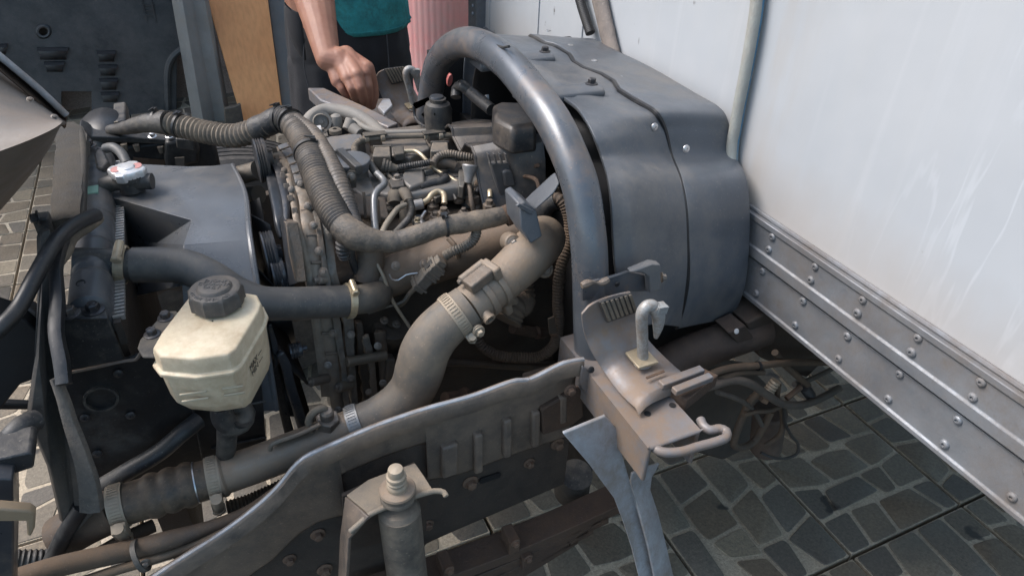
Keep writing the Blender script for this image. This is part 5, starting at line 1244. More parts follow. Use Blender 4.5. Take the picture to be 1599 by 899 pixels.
bt.tube([ba, bb], [.0115, .0062], n=16, sm=False)
for f in (.1, .3, .5): bt.ring(ba.lerp(bb, f), (bb - ba), .0128 - f * .005, .008, .003, 18)
bt.build('boot', 'rubd', c1)
G().tube(zt3([(618, 263, .979), (640, 259, .982), (669, 254, .985), (690, 250, .987), (712, 247, .990), (735, 246, .990)]), .0058, n=14, corr=(.0040, .0006)).build('injector_lead', 'tape', T)
G().tube(zt3([(676, 256, .99), (684, 245, .997), (700, 240, 1.0), (722, 243, .998), (742, 246, .995)]), .0062, n=14, corr=(.0045, .0006)).build('injector_lead', 'taped', T)
G().tube(zt3([(686, 252, .985), (700, 254, .984), (712, 258, .98)]), .009, n=14, jit=.1).build('lead_wrap', 'castd', T)
G().prism([at(u, v, z=.995) for u, v in ((614, 229), (630, 227), (632, 239), (616, 241))], (0, 0, -.014)).build('sensor_block', 'blkd', T, bevel=.002)
def pipe(l, r, mat='zinc', name='injector_pipe', n=12): return G().tube(zt3(l), r, n=n, step=.003).build(name, mat, T)
pipe([(630, 236, .990), (648, 236, .990), (658, 242, .988), (668, 253, .980), (680, 264, .972), (696, 273, .968), (714, 284, .962), (726, 292, .955)], .0037)
pipe([(578, 256, .985), (584, 266, .98), (592, 275, .975)], .0068, 'castg', 'pipe_boot')
G().tube(pty([(588, 270, 1.0), (598, 280, .985), (600, 288, .968), (591, 296, .957), (585, 306, .946), (584, 330, .925), (587, 368, .89)]), .0055, n=14, step=.003).build('coolant_pipe', 'pipeg', T)
G().tube(pty([(634, 320, .955), (622, 325, .945), (612, 337, .925), (602, 352, .90), (595, 368, .875)]), .0046, n=12, step=.003).build('injector_pipe', 'zincd', T)
pipe([(660, 317, .958), (668, 312, .96), (675, 303, .965), (684, 299, .966), (692, 302, .964), (694, 310, .962), (694, 318, .957)], .0048, 'zinc')
pipe([(748, 286, .965), (756, 287, .965), (763, 294, .962), (765, 302, .962), (765, 308, .958)], .0044, 'zinc')
for u, v, z in ((693, 326, .957), (764, 314, .960)):
    p_ = at(u, v, z=z); G().lathe(p_ - Vector((0, 0, .022)), (0, 0, 1), [(.0105, 0), (.0105, .016), (.009, .0175), (.0065, .0176), (.006, .024)], 6).build('pipe_nut', 'castd2', T)
G().tube(zt3([(622, 268, .968), (640, 266, .968), (657, 268, .966), (660, 276, .962), (660, 290, .955)]), .0040, n=10).build('vacuum_hose', 'rub', T)
G().tube(zt3([(655, 293, .965), (670, 288, .966), (686, 284, .967), (696, 280, .968), (692, 274, .965), (684, 271, .96)]), .0072, n=14).build('vacuum_hose', 'rub', T)
p_ = at(657, 300, z=.952); G().lathe(p_ - Vector((0, 0, .02)), (0, 0, 1), [(.010, 0), (.010, .012), (.0085, .013), (.0085, .016), (.0095, .017), (.0095, .022), (.007, .023)], 18).build('hose_union', 'rub', T)
bbk = G().prism([at(u, v, z=.975) for u, v in ((606, 281), (618, 273), (631, 280), (632, 290), (612, 292))], (0, 0, -.018)).build('clamp_block', 'blkd', T, bevel=.002)
bolt(bbk, at(620, 279, z=.975), (0, 0, 1), .0088, 'boltm')
# first injector
i1 = G().lathe(at(638, 362, z=.90), (0, .02, 1), [(.017, 0), (.0165, .022), (.0135, .026), (.0135, .042), (.0105, .046), (.0105, .055)], 22).build('injector', 'castg', T)
a, b = at(640, 322, z=.955), at(661, 318, z=.957); G().cyl(a, b, .0085, n=18).build('injector_collar', 'greyb', i1, bevel=.0012)
G().tube(zt3([(616, 318, .95), (616, 306, .958), (624, 299, .962), (634, 304, .962), (638, 314, .957)]), [.011, .0125, .011, .0095, .0075], n=16).build('elbow_boot', 'rubd', i1)
G().tube(pty([(640, 312, .955), (643, 325, .94), (639, 340, .92), (627, 354, .895), (613, 369, .87)]), .0048, n=12, corr=(.0036, .0008)).build('injector_lead', 'tape', i1)
G().tube(zt3([(642, 322, .958), (643, 340, .945), (646, 352, .93), (642, 360, .92)]), .002, n=8).build('bail_wire', 'steel', i1)
G().lathe(at(654, 346, z=.93), (0, .1, 1), [(.011, -.02), (.011, 0), (.008, .003), (.006, .010)], 6).build('injector_nut', 'greyb', i1)
bolt(i1, at(652, 345, z=.938), (0, 0, 1), .007, 'zinc')
bq = G().prism([at(u, v, z=.934) for u, v in ((668, 336), (680, 328), (692, 336), (690, 346), (670, 348))], (0, 0, -.02)).build('injector_clamp', 'castb', T, bevel=.003)
bolt(bq, at(680, 337, z=.934), (0, 0, 1), .0095, 'boltm')
# second injector with bell shaped boot
i2 = G().lathe(at(735, 338, z=.90), (0, .02, 1), [(.017, 0), (.0165, .03), (.014, .034), (.014, .055)], 22).build('injector', 'castg', T)
a, b = at(734, 257, z=1.0), at(731, 286, z=.972)
G().lathe(a, (b - a), [(.0125, 0), (.0135, .002), (.0125, .006), (.0095, .014), (.0075, .022), (.0065, .030)], 24).build('bell_boot', 'greyb', i2)
G().tube(zt3([(732, 284, .972), (734, 300, .962), (737, 318, .948), (741, 334, .93)]), .0042, n=12).build('injector_lead', 'castd', i2)
G().prism([at(u, v, z=.975) for u, v in ((716, 262), (724, 257), (728, 280), (724, 292), (716, 290))], (0, .004, -.024)).build('coil_side', 'castg', i2, bevel=.002)
G().prism([at(u, v, z=.965) for u, v in ((740, 266), (749, 268), (750, 290), (740, 296))], (0, .004, -.03)).build('coil_side', 'castb', i2, bevel=.002)
G().lathe(at(745, 322, z=.93), (0, 0, 1), [(.012, -.02), (.012, .0), (.009, .004), (.007, .012)], 8).build('injector_nut', 'castd2', i2)
G().lathe(at(706, 318, z=.905), (0, -.1, 1), [(.026, 0), (.025, .03), (.018, .045), (.004, .05)], 26).build('thermo_housing', 'castg', T)
for u, v, z, s in ((610, 330, .93, .008), (668, 300, .945, .008), (712, 345, .93, .008), (778, 325, .93, .0085), (776, 332, .92, .008), (560, 316, .955, .007)):
    bolt(vco, at(u, v, z=z), (0, 0, 1), s, 'boltm')
# beige hose loop and fittings on the far side
G().tube(zt3([(478, 196, .985), (489, 182, .995), (507, 173, 1.0), (530, 174, 1.0), (556, 181, .998), (577, 194, .990), (596, 212, .98)]), .0135, n=20).build('breather_tube', 'hoseb', T)
G().tube(zt3([(553, 188, 1.0), (566, 197, .998), (580, 203, .996), (602, 207, .994), (640, 207, .994), (690, 205, .994)]), .0055, n=12).build('vent_tube', 'hoseb', T)
p_ = at(501, 190, z=1.0); d_ = (CAM - p_).normalized(); fit1 = G(); fit1.ring(p_, d_, .0195, .0150, .008, 30); fit1.lathe(p_ - d_ * .004, d_, [(.015, -.004), (.013, 0), (.006, .001), (.004, .003)], 24)
fit1.build('vent_fitting', 'hoseb', T)
G().lathe(at(526, 199, z=.985), (0, 0, 1), [(.0115, 0), (.0115, .016), (.009, .023), (.004, .026)], 22).build('vent_dome', 'hoseb', T)
a, b = at(542, 203, z=.99), at(549, 188, z=1.004); G().cyl(a, b, .0095, .0115, 18).build('vent_connector', 'hoseb', T, bevel=.001)
a, b = at(562, 209, z=.988), at(550, 200, z=.994); G().cyl(a, b, .0095, .011, 18).build('vent_connector', 'hoseb', T, bevel=.001)
G().lathe(at(524, 208, z=.990), (0, 0, 1), [(.0115, 0), (.0115, .007), (.009, .0085), (.0045, .0086), (.004, .004)], 22).build('bolt_cap', 'rubd', T)
br_ = G().prism([at(u, v, z=.993) for u, v in ((492, 204), (510, 202), (513, 212), (498, 214))], (0, 0, -.012)).build('fitting_bracket', 'rubd', T, bevel=.001)
bolt(br_, at(503, 206, z=.993), (0, 0, 1), .008, 'boltm'); G().prism([at(u, v, z=1.0) for u, v in ((491, 197), (501, 195), (503, 202), (493, 204))], (0, 0, -.008)).build('white_clip', 'white', br_, bevel=.001)

# ------------------------------------------------------------------ black covers at the rear of the engine
FE = [(679, 197), (684, 203), (690, 203), (701, 196), (706, 201), (708, 214), (716, 230), (720, 237), (728, 225), (737, 230), (742, 243), (744, 262), (750, 295), (758, 332)]
BE = [(742, 187), (760, 188), (782, 190), (803, 192), (806, 197), (806, 208), (806, 216), (806, 221), (826, 218), (842, 210), (849, 222), (852, 250), (852, 290), (852, 330)]
fe = [at(u, v, x=.405 + (0 if v < 240 else .0)) for u, v in FE]; be = [at(u, v, x=.505) for u, v in BE]
def dense(row): return [row[i].lerp(row[i + 1], k / 3) for i in range(len(row) - 1) for k in range(3)] + [row[-1]]
dfe, dbe = dense(fe), dense(be)
eco = G().loft([[a.lerp(b, t) for a, b in zip(dfe, dbe)] for t in [k / 8 for k in range(9)]]).build('engine_cover', 'ecov', T, solid=.0035, bevel=.0008, angle=50)
G().tube(dfe, .0028, n=8, step=.003).build('cover_edge', 'ecov', eco)
bkr = G().prism([at(u, v, y=.955) for u, v in ((765, 255), (795, 254), (811, 313), (788, 322), (776, 290))], (0, .012, 0)).build('cover_bracket', 'ecovl', T, bevel=.003)
G().prism([at(u, v, y=.948) for u, v in ((785, 269), (792, 266), (800, 268), (807, 291), (790, 293))], (0, .012, 0)).build('bracket_tab', 'ecovl', bkr, bevel=.003)
for k in range(4):
    u = 762 + k * 9; G().prism([at(u, 241, y=.950), at(u + 2, 241, y=.950), at(u + 6, 256, y=.950), at(u + 4, 256, y=.950)], (0, .008, 0)).build('fin', 'ecovl', bkr)
lump = G(); P = [at(u, v, z=1.075) for u, v in ((770, 162), (781, 157), (812, 158), (828, 172), (838, 196), (800, 200), (772, 186))]; cl_ = sum(P, Vector()) / len(P)
lump.loft([[cl_ + (p_ - cl_) * k + Vector((0, 0, dz)) for p_ in P] for k, dz in ((1.06, -.045), (1.02, -.010), (.92, 0), (.02, .001))], True, True); lump.build('air_duct', 'ecov', T, bevel=.006, seg=3)
G().tube(ptx([(712, 140, .47), (722, 134, .47), (732, 142, .48), (746, 154, .485), (768, 172, .49)]), [.008, .0105, .0115, .0115, .011], n=16).build('cover_hose', 'rub', T)
G().tube(ptx([(712, 152, .46), (713, 139, .465), (722, 132, .47)]), .010, n=14).build('hose_elbow', 'rub', T)
fb = at(684, 172, x=.40); fl_ = G().lathe(fb, (0, 0, 1), [(.024, -.04), (.026, 0), (.022, .012), (.015, .016), (.015, .022)], 24).build('filler_body', 'blkd', T)
cp_ = at(682, 150, x=.40); G().lathe(cp_ - Vector((0, 0, .008)), (0, 0, 1), [(.0135, 0), (.0135, .006), (.012, .008), (.001, .0085)], 24).build('filler_cap', 'pulley', fl_)
G().prism([at(u, v, x=.39) for u, v in ((646, 160), (668, 151), (675, 157), (652, 168))], (0, .01, -.008)).build('filler_clip', 'greyb', fl_, bevel=.001)
G().prism([at(u, v, x=.385) for u, v in ((659, 178), (671, 168), (680, 179), (668, 189))], (0, .006, -.003)).build('filler_label', 'greyb', fl_, bevel=.001)
G().tube(ptx([(646, 166, .39), (648, 182, .39), (660, 196, .39), (680, 201, .395)]), .0028, n=8).build('filler_wire', 'rub', fl_)
q = at(702, 125, x=.50); d_ = (q - CAM).normalized()
rows = [[q + Vector((math.cos(a) * .006 * s_ + .002 * math.sin(a), 0, math.sin(a) * .0135 * s_)) + Vector((0, -dz, 0)) for a in [2 * math.pi * k / 20 for k in range(20)]] for s_, dz in ((1, -.004), (1, .002), (.9, .004), (.02, .004))]
G().loft(rows, True, True).build('drum_glimpse', 'red', T)  # added red oval, stands in for the drum glimpsed through a gap
bp_ = G().prism([at(u, v, x=.50) for u, v in ((752, 150), (760, 148), (761, 158), (753, 158))], (.004, 0, 0)).build('white_clip', 'white', T)
# arm from the hoop to the harness clip
ar = G().prism(ptx([(868, 268, .44), (876, 286, .44), (866, 302, .43), (836, 328, .405), (815, 318, .40), (838, 296, .42)]), (.0, .012, -.010)).build('harness_arm', 'cover2', T, bevel=.0035, seg=3)
G().prism(pty([(811, 320, .750), (820, 315, .752), (838, 329, .750), (847, 369, .738), (829, 381, .735), (814, 357, .742)]), (0, .05, 0)).build('harness_clip', 'cover2', ar, bevel=.002)
G().prism(pty([(806, 322, .745), (812, 318, .745), (834, 330, .744), (830, 336, .744)]), (0, .004, 0)).build('clip_lip', 'cover2', ar, bevel=.001)
tb = G().prism([at(u, v, z=.955) for u, v in ((843, 358), (866, 356), (876, 364), (870, 371), (848, 371))], (0, 0, -.004)).build('clip_foot', 'castd2', T, bevel=.0012)
bolt(tb, at(862, 362, z=.955), (0, 0, 1), .0095, 'boltr')
G().prism([at(u, v, y=.86) for u, v in ((853, 372), (872, 372), (872, 435), (858, 436))], (0, .01, 0)).build('foot_stem', 'rust', T, bevel=.002)
# thin pipes in the dark behind the shield
for P_ in ([(800, 300, .47), (812, 282, .48), (826, 265, .49), (840, 258, .49)], [(806, 278, .47), (824, 276, .475), (838, 282, .48), (842, 295, .48)], [(812, 255, .47), (824, 252, .48), (812, 275, .47)]):
    G().tube(ptx(P_), .0035, n=8).build('brake_pipe', 'rust', T)
# bulkhead in the dark behind the engine
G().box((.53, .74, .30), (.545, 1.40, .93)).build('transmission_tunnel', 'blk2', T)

# ------------------------------------------------------------------ black air box and battery tray behind the radiator
ab = G().box((-.175, 1.355, .84), (.02, 1.41, .968)); abx = ab.build('air_box', 'blk', T, bevel=.008)
lid = G().prism([at(u, v, y=1.345) for u, v in ((124, 202), (136, 207), (143, 213), (196, 214), (230, 216), (266, 219), (266, 226), (140, 221), (126, 214))], (0, .05, 0)).build('box_lid', 'rub', abx, bevel=.002)
G().prism([at(u, v, y=1.40) for u, v in ((176, 190), (196, 187), (203, 203), (182, 207))], (0, .10, 0)).build('lid_block', 'rub', abx, bevel=.003)
for k in range(2): G().prism([at(178 + k * 11, 190, y=1.398), at(184 + k * 11, 189, y=1.398), at(188 + k * 11, 202, y=1.398), at(181 + k * 11, 204, y=1.398)], (0, -.004, 0)).build('block_rib', 'rubd', abx)
dm = at(166, 206, y=1.43); rows = [[dm + Vector((math.cos(a) * .046 * s_ - .0, math.sin(a) * .075 * s_, h)) for a in [2 * math.pi * k / 24 for k in range(24)]] for s_, h in ((1, -.03), (1, 0), (.85, .02), (.55, .032), (.02, .036))]
G().loft(rows, True, True).build('box_dome', 'blk', abx)
for u, v in ((193, 225), (212, 226), (250, 229)):
    c = at(u, v, y=1.34); G().cyl(c, c + Vector((0, 0, -.012)), .0055, .004, 12).build('lid_peg', 'castg', abx)
G().prism([at(u, v, y=1.352) for u, v in ((208, 246), (258, 250), (258, 259), (208, 256))], (0, .004, 0)).build('box_slot', 'rust', abx)
ba_ = G().prism([at(u, v, y=1.33) for u, v in ((258, 222), (304, 215), (312, 232), (311, 255), (262, 266), (256, 250))], (0, .14, 0)).build('intake_box', 'blk', T, bevel=.006, seg=3)
G().prism([at(u, v, y=1.325) for u, v in ((274, 213), (302, 215), (304, 232), (276, 228))], (0, -.012, 0)).build('intake_latch', 'rub', ba_, bevel=.002)
G().prism([at(u, v, y=1.318) for u, v in ((273, 247), (288, 246), (288, 261), (275, 262))], (0, .004, 0)).build('intake_label', 'castg', ba_)
for u, v in ((265, 213), (238, 213)): fit('bolt', 'steel', abx, at(u, v, y=1.34), (0, -.2, 1), .008)
G().tube(pty([(192, 197, 1.34), (205, 201, 1.33), (220, 203, 1.32), (240, 198, 1.30), (252, 202, 1.29), (262, 212, 1.29)]), .0028, n=8).build('loose_wire', 'castg', T)
# far front wheel below the bonnet gap
wc = at(352, 300, y=1.78); wc = Vector((wc.x - .0, 1.80, .39))
prf = [(.20, -.10), (.30, -.105), (.345, -.095), (.365, -.075)]
for k in range(-3, 3): prf += [(.365, k * .024 + .002), (.365, k * .024 + .019), (.354, k * .024 + .0195), (.354, k * .024 + .0235)]
prf += [(.365, .075), (.345, .095), (.30, .105), (.20, .10)]
whl = G().lathe(wc, (0, 1, 0), prf, 60).build('wheel', 'tyre', T, angle=25)
G().lathe(wc, (0, 1, 0), [(.20, -.09), (.19, -.06), (.10, -.05), (.09, .06), (.2, .08)], 40).build('rim', 'castg', whl)
# far wing bits and the slanting far stay
st = G().prism([at(u, v, z=.93) for u, v in ((480, 137), (506, 137), (570, 166), (622, 192), (606, 198), (560, 178), (500, 156))], (0, 0, -.03)).build('far_stay', 'gal', T, bevel=.003)
G().prism([at(u, v, z=.925) for u, v in ((590, 166), (598, 153), (609, 154), (613, 164), (600, 176))], (0, 0, -.01)).build('far_bracket', 'gal2', T, bevel=.002)

# small clutter between the injectors: brackets, unions, leads, bolts
for (u, v, z, r, h) in ((700, 292, .955, .009, .02), (716, 302, .95, .008, .016), (676, 318, .94, .010, .018), (652, 300, .95, .008, .014), (724, 330, .93, .010, .02), (752, 338, .925, .009, .014), (606, 322, .945, .010, .016), (596, 336, .94, .009, .014), (786, 314, .935, .009, .014)):
    p_ = at(u, v, z=z); o = G().lathe(p_ - Vector((0, 0, h)), (0, 0, 1), [(r * 1.2, 0), (r * 1.2, h * .4), (r, h * .45), (r, h * .9), (r * .7, h)], 14).build('boss', 'castd2', T, bevel=.0008); bolt(o, p_, (0, 0, 1), r * .75, 'boltm')
for (u, v, z, a, s_) in ((686, 308, .948, .4, (.014, .007, .006)), (712, 276, .962, -.3, (.012, .009, .006)), (648, 282, .958, .2, (.010, .006, .006)), (604, 304, .955, .8, (.012, .005, .004)), (738, 312, .945, .1, (.010, .008, .008)), (668, 268, .97, .2, (.008, .006, .005)), (574, 318, .945, .3, (.012, .006, .006))):
    p_ = at(u, v, z=z); G().obox(p_, Vector((math.cos(a), math.sin(a), 0)) * s_[0], Vector((-math.sin(a), math.cos(a), 0)) * s_[1], Vector((0, 0, s_[2]))).build('bracket', ('castd', 'blkd', 'castg')[int(u) % 3], T, bevel=.0015)
for l, r, mt in (([(700, 268, .968), (708, 280, .962), (706, 296, .955), (712, 312, .948)], .0028, 'rub'), ([(640, 300, .955), (652, 308, .955), (668, 306, .953), (676, 314, .948)], .0026, 'castd2'), ([(604, 262, .978), (606, 272, .972), (616, 282, .968), (630, 300, .96)], .003, 'rubd'), ([(744, 250, .99), (752, 262, .985), (752, 280, .972), (744, 300, .96)], .0032, 'tape'), ([(664, 330, .945), (658, 340, .94), (660, 352, .938)], .003, 'steel'), ([(726, 268, .975), (720, 280, .965), (722, 300, .952)], .0026, 'zinc'), ([(560, 300, .955), (572, 310, .95), (574, 330, .945)], .003, 'tape')):
    G().tube(zt3(l), r, n=8, step=.003).build('small_lead', mt, T)

for u, v, s_ in ((470, 288, .0065), (481, 322, .0065), (490, 352, .0065), (498, 392, .0068), (505, 424, .0068), (444, 266, .0055), (455, 296, .0055), (520, 520, .0065), (512, 570, .0065), (548, 522, .0065), (548, 590, .006), (590, 540, .0065), (598, 598, .0065), (576, 612, .006), (528, 640, .0065)):
    bolt(T, at(u, v, y=yl(v) - .014), (-.2, -.8, .5), s_, 'boltm')
for u0, v0, u1, v1 in ((470, 330, 488, 327), (478, 368, 498, 366), (486, 410, 506, 409), (502, 520, 520, 519), (508, 552, 528, 550)):
    G().tube([at(u0, v0, y=yl(v0) - .007), at(u1, v1, y=yl(v1) - .007)], .0026, n=8, sm=False).build('casting_rib', 'castd2', g2)
# ------------------------------------------------------------------ lines and tank under the box
yb_ = .64
def bt(name, l, r, mat='brownhose', corr=None, n=14, par=None): return G().tube(pty(l), r, n=n, corr=corr, step=.005).build(name, mat, par or T)
G().tube(pty([(1010, 590, .72), (1060, 560, .72), (1120, 536, .72), (1190, 512, .72)]), .034, n=26).build('torque_tube', 'rust2', T)
G().prism([at(u, v, y=.70) for u, v in ((1166, 505), (1215, 480), (1290, 560), (1260, 590), (1190, 560))], (0, .10, 0)).build('spring_hanger', 'framed', T, bevel=.004)
G().prism([at(u, v, y=.69) for u, v in ((1138, 520), (1164, 508), (1190, 545), (1166, 552))], (0, .04, 0)).build('tube_bracket', 'rust2', T, bevel=.002)
fit('screw', 'white', T, at(1150, 517, y=.68), (0, -1, .5), .005)
G().prism([at(u, v, y=.90) for u, v in ((1040, 600), (1120, 590), (1200, 600), (1210, 680), (1130, 720), (1060, 700))], (0, .1, 0)).build('dark_mass', 'framed', T, bevel=.01)  # dark mass put in for the deep shade around the gearbox
G().cyl(at(1203, 640, y=.74), at(1195, 700, y=.74), .036, .035, 30).build('air_tank', 'rust2', T, bevel=.006)
bt('air_hose', [(1240, 600, .66), (1270, 590, .68), (1300, 575, .70), (1330, 560, .72)], .005, 'rubd2')
bt('air_hose', [(1216, 600, .65), (1214, 620, .65), (1222, 650, .66), (1216, 680, .67), (1196, 694, .68)], .005)
bt('air_hose', [(1120, 612, .62), (1150, 622, .63), (1176, 640, .65), (1190, 664, .66)], .0045, 'rubd2')
bt('air_hose', [(1098, 590, .63), (1120, 580, .63), (1150, 573, yb_), (1190, 570, yb_), (1230, 566, .65), (1300, 566, .66)], .0062)
bt('air_hose', [(1100, 600, .63), (1130, 589, .63), (1160, 581, yb_), (1192, 581, yb_)], .0055)
bt('air_hose', [(1060, 622, .60), (1088, 610, .61), (1118, 600, .62), (1146, 593, .63), (1170, 598, .63), (1196, 615, .63), (1222, 630, .63), (1250, 632, .63), (1276, 624, .64), (1310, 606, .66)], .0075, 'rubd2')
bt('air_hose', [(1210, 550, .66), (1222, 566, .66), (1242, 584, .65), (1262, 602, .65)], .0062)
bt('bellows_nipple', [(1256, 604, .65), (1266, 618, .65)], .0095, 'rub2', corr=(.005, .0012))
bt('air_hose', [(1186, 612, .65), (1172, 625, .65), (1160, 650, .65), (1148, 682, .65), (1146, 694, .65), (1160, 698, .65), (1178, 688, .66), (1194, 662, .66), (1204, 642, .66)], .0072)
bt('air_hose', [(1160, 648, .64), (1180, 643, .64), (1205, 640, .64), (1222, 632, .64)], .0045)
bt('cable_loop', [(1224, 634, .64), (1226, 660, .65), (1236, 680, .66), (1246, 694, .66), (1244, 708, .66), (1228, 715, .66), (1200, 712, .66), (1188, 706, .67)], .0032, 'rub2')
a, b = at(1192, 622, y=.65), at(1212, 594, y=.65); G().tube([a, b], .0095, n=16, corr=(.006, .0012)).build('brass_union', 'zincd', T)
G().lathe(a, b - a, [(.012, -.004), (.012, .006)], 6).build('union_nut', 'boltr', T)
G().tube([at(1228, 622, y=.645), at(1250, 604, y=.65)], .0055, n=12).build('tee_fitting', 'boltr', T)
G().ring(at(1184, 571, y=yb_), (1, 0, 0), .0085, .006, .005).build('hose_band', 'blk', T)

# ------------------------------------------------------------------ hoses hanging on the box wall
xw = XW - .014
gh = [at(u, v, x=xw) for u, v in ((1190, -70), (1184, -20), (1180, 20), (1172, 70), (1163, 120), (1154, 165), (1148, 200), (1144, 222), (1142, 260), (1146, 310), (1152, 360))]
gh = [gh[0] + (gh[0] - gh[1]).normalized() * d_ for d_ in (1.3, .9, .5, .2)] + gh
hz_ = G().tube(gh, .0100, n=20, step=.006).build('hose', 'braid', None); tag(hz_, 'greenish braided hose with a blue stripe hanging down the white box wall', 'hose')
off = (rt * .78 - fw * .62).normalized() * .0084
G().tube([p_ + off for p_ in gh], .0034, n=8, step=.006).build('blue_stripe', 'bluep', hz_)
st = [at(u, v, x=XW - .012) for u, v in ((925, -60), (932, -20), (940, 15), (948, 50), (956, 82), (962, 110))]
st = [st[0] + Vector((0, .12 * d_, d_)) for d_ in (1.3, .8, .4)] + st
bs = G().tube(st, [.030, .030, .030, .030, .030, .029, .026, .024, .022], n=20, step=.01, flat=.55, jit=.1).build('bundled_hose', 'strapm', None); tag(bs, 'brown tape-wrapped hose bundle fixed high on the white box wall', 'hose')
mh = [at(u, v, x=XW - .020) for u, v in ((896, -50), (902, -15), (909, 12), (916, 34), (922, 52))]
mh = [mh[0] + Vector((0, .16 * d_, d_)) for d_ in (1.2, .6)] + mh
mz = G().tube(mh, .0105, n=18, corr=(.004, .0003)).build('mesh_hose', 'rub2', None); tag(mz, 'short black mesh-covered hose beside the brown hose bundle', 'hose')

# ------------------------------------------------------------------ pipes along the lower left of the frame
pl_ = [(20, 905, .66), (90, 884, .66), (160, 868, .66), (215, 856, .66), (252, 846, .655), (300, 832, .655), (385, 800, .655), (430, 770, .66)]
bp1 = bt('brake_line', pl_, [.0125, .0125, .0125, .0125, .0118, .0085, .0085, .0085], 'brownhose', n=18)
bt('brake_line', [(120, 910, .645), (180, 890, .645), (225, 877, .645), (290, 856, .645), (345, 832, .645), (400, 800, .65)], .0062, 'brownhose2')
bt('brake_line', [(60, 902, .70), (150, 866, .70), (200, 838, .70), (240, 820, .71)], .009, 'brownhose')
sb_ = G().ring(at(220, 867, y=.65), (1, 0, .25), .021, .0175, .006); sb_.build('pipe_strap', 'rub', bp1); bolt(bp1, at(226, 878, y=.638), (.2, -1, 0), .0065, 'boltm')
bt('corrugated_pipe', [(-40, 874, .72), (20, 874, .72), (75, 872, .72), (110, 866, .73)], .0125, 'rub', corr=(.006, .0012))
bt('corrugated_pipe', [(355, 795, .72), (390, 784, .72), (430, 766, .72), (460, 750, .725)], .012, 'rubdk', corr=(.005, .001))
bt('strut_bar', [(128, 790, .70), (102, 832, .70), (84, 868, .70), (60, 920, .70)], .010, 'blk')
# front end bits at the left edge
def slab(name, mat, poly, y, d=.02, bev=.002): return G().prism([at(u, v, y=y) for u, v in poly], (0, d, 0)).build(name, mat, T, bevel=bev)
slab('front_panel', 'blk2', [(-60, 470), (40, 500), (62, 520), (60, 590), (32, 600), (0, 640), (-60, 700)], .76, .03)
slab('cross_bar', 'gal', [(-40, 500), (40, 478), (58, 488), (58, 497), (-40, 520)], .78, .02)
slab('mount_post', 'pulley', [(-40, 745), (20, 748), (22, 830), (20, 960), (-40, 960)], .60, .05)
slab('mount_bracket', 'rub', [(-30, 722), (46, 706), (53, 710), (53, 730), (10, 744), (-30, 748)], .62, .04)
bt('front_hose', [(-20, 712, .66), (8, 700, .66), (20, 680, .66), (36, 664, .67), (56, 656, .68)], .0115, 'rub')
slab('tow_hook', 'tan', [(-30, 792), (46, 798), (55, 804), (54, 826), (48, 838), (42, 836), (41, 814), (-30, 814)], .56, .012, .0025)
slab('lower_bar', 'blk', [(-30, 628), (60, 632), (60, 640), (-30, 640)], .80, .01)

# ------------------------------------------------------------------ underside of the tipped cab (only its corner reaches the picture)
yk = 1.02
ed = [(-160, -60), (-90, 10), (-40, 55), (0, 88), (30, 113), (62, 140), (88, 165), (104, 180)]
lo = [(-160, 520), (-100, 440), (-50, 380), (0, 325), (30, 290), (62, 250), (84, 214), (93, 190)]
rows = []
for t in [k / 10 for k in range(11)]:
    rows.append([at(a[0] + (b[0] - a[0]) * t, a[1] + (b[1] - a[1]) * t, y=yk + .07 - .30 * math.sin(math.pi * min(1, t * .78)) + .16 * max(0, t - .6)) for a, b in zip([(u - 1, v + 14) for u, v in ed], lo)])
cols = [smooth(r, .01) for r in rows]; n = min(len(c) for c in cols); cols = [[c[int(i * (len(c) - 1) / (n - 1))] for i in range(n)] for c in cols]
cabp = G().loft(cols).build('cab_floor', 'cabm', T, solid=.004, angle=70)
G().tube([at(u, v, y=yk - .01) for u, v in ed], .0042, n=10, step=.01).build('floor_rim', 'gal2', cabp)
rc_ = [[at(u, v, y=yk - .01 + dy) for u, v in [(u - 1 * k, v + k * 9) for u, v in ed]] for k, dy in ((0, 0), (1, .03), (2.2, .0))]
G().loft(rc_).build('floor_gutter', 'rust', cabp, solid=.003)
for u, v in ((47, 156), (85, 183)): fit('bolt', 'boltm', cabp, at(u, v, y=yk - .13), (.2, -.6, .7), .0038)
G().prism([at(u, v, y=.92) for u, v in ((-60, 205), (0, 233), (27, 252), (26, 262), (0, 258), (-60, 240))], (0, .02, .004)).build('cab_bracket', 'rubd', cabp, bevel=.003)
# ------------------------------------------------------------------ the person across the engine
per = thing('person', 'person in teal T-shirt and black trousers, one hand down on the engine', 'person', (.455, 2.12, 0))
def cap(g, a, b, r1, r2, n=16):
    a, b = Vector(a), Vector(b); u, v, x = frame_of(b - a); Ld = (b - a).length; rows = []
    pr = [(r1 * math.sin(t), -r1 * math.cos(t)) for t in (.05, .4, .8, 1.2, 1.57)] + [(r2 * math.sin(t), Ld - r2 * math.cos(t)) for t in (1.57, 1.95, 2.35, 2.75, 3.09)]
    for r_, h in pr: rows.append([a + x * h + (u * math.cos(2 * math.pi * k / n) + v * math.sin(2 * math.pi * k / n)) * r_ for k in range(n)])
    g.loft(rows, True, True)
def chain(g, P, rr):
    for i in range(len(P) - 1): cap(g, P[i], P[i + 1], rr[i], rr[i + 1])
def remesh(o, vox, it=4):
    q = o.modifiers.new('union', 'REMESH'); q.mode = 'VOXEL'; q.voxel_size = vox; q.use_smooth_shade = True
    s_ = o.modifiers.new('smooth', 'SMOOTH'); s_.factor = .5; s_.iterations = it
    return o
cx0, cy0 = .455, 2.12
b = G()
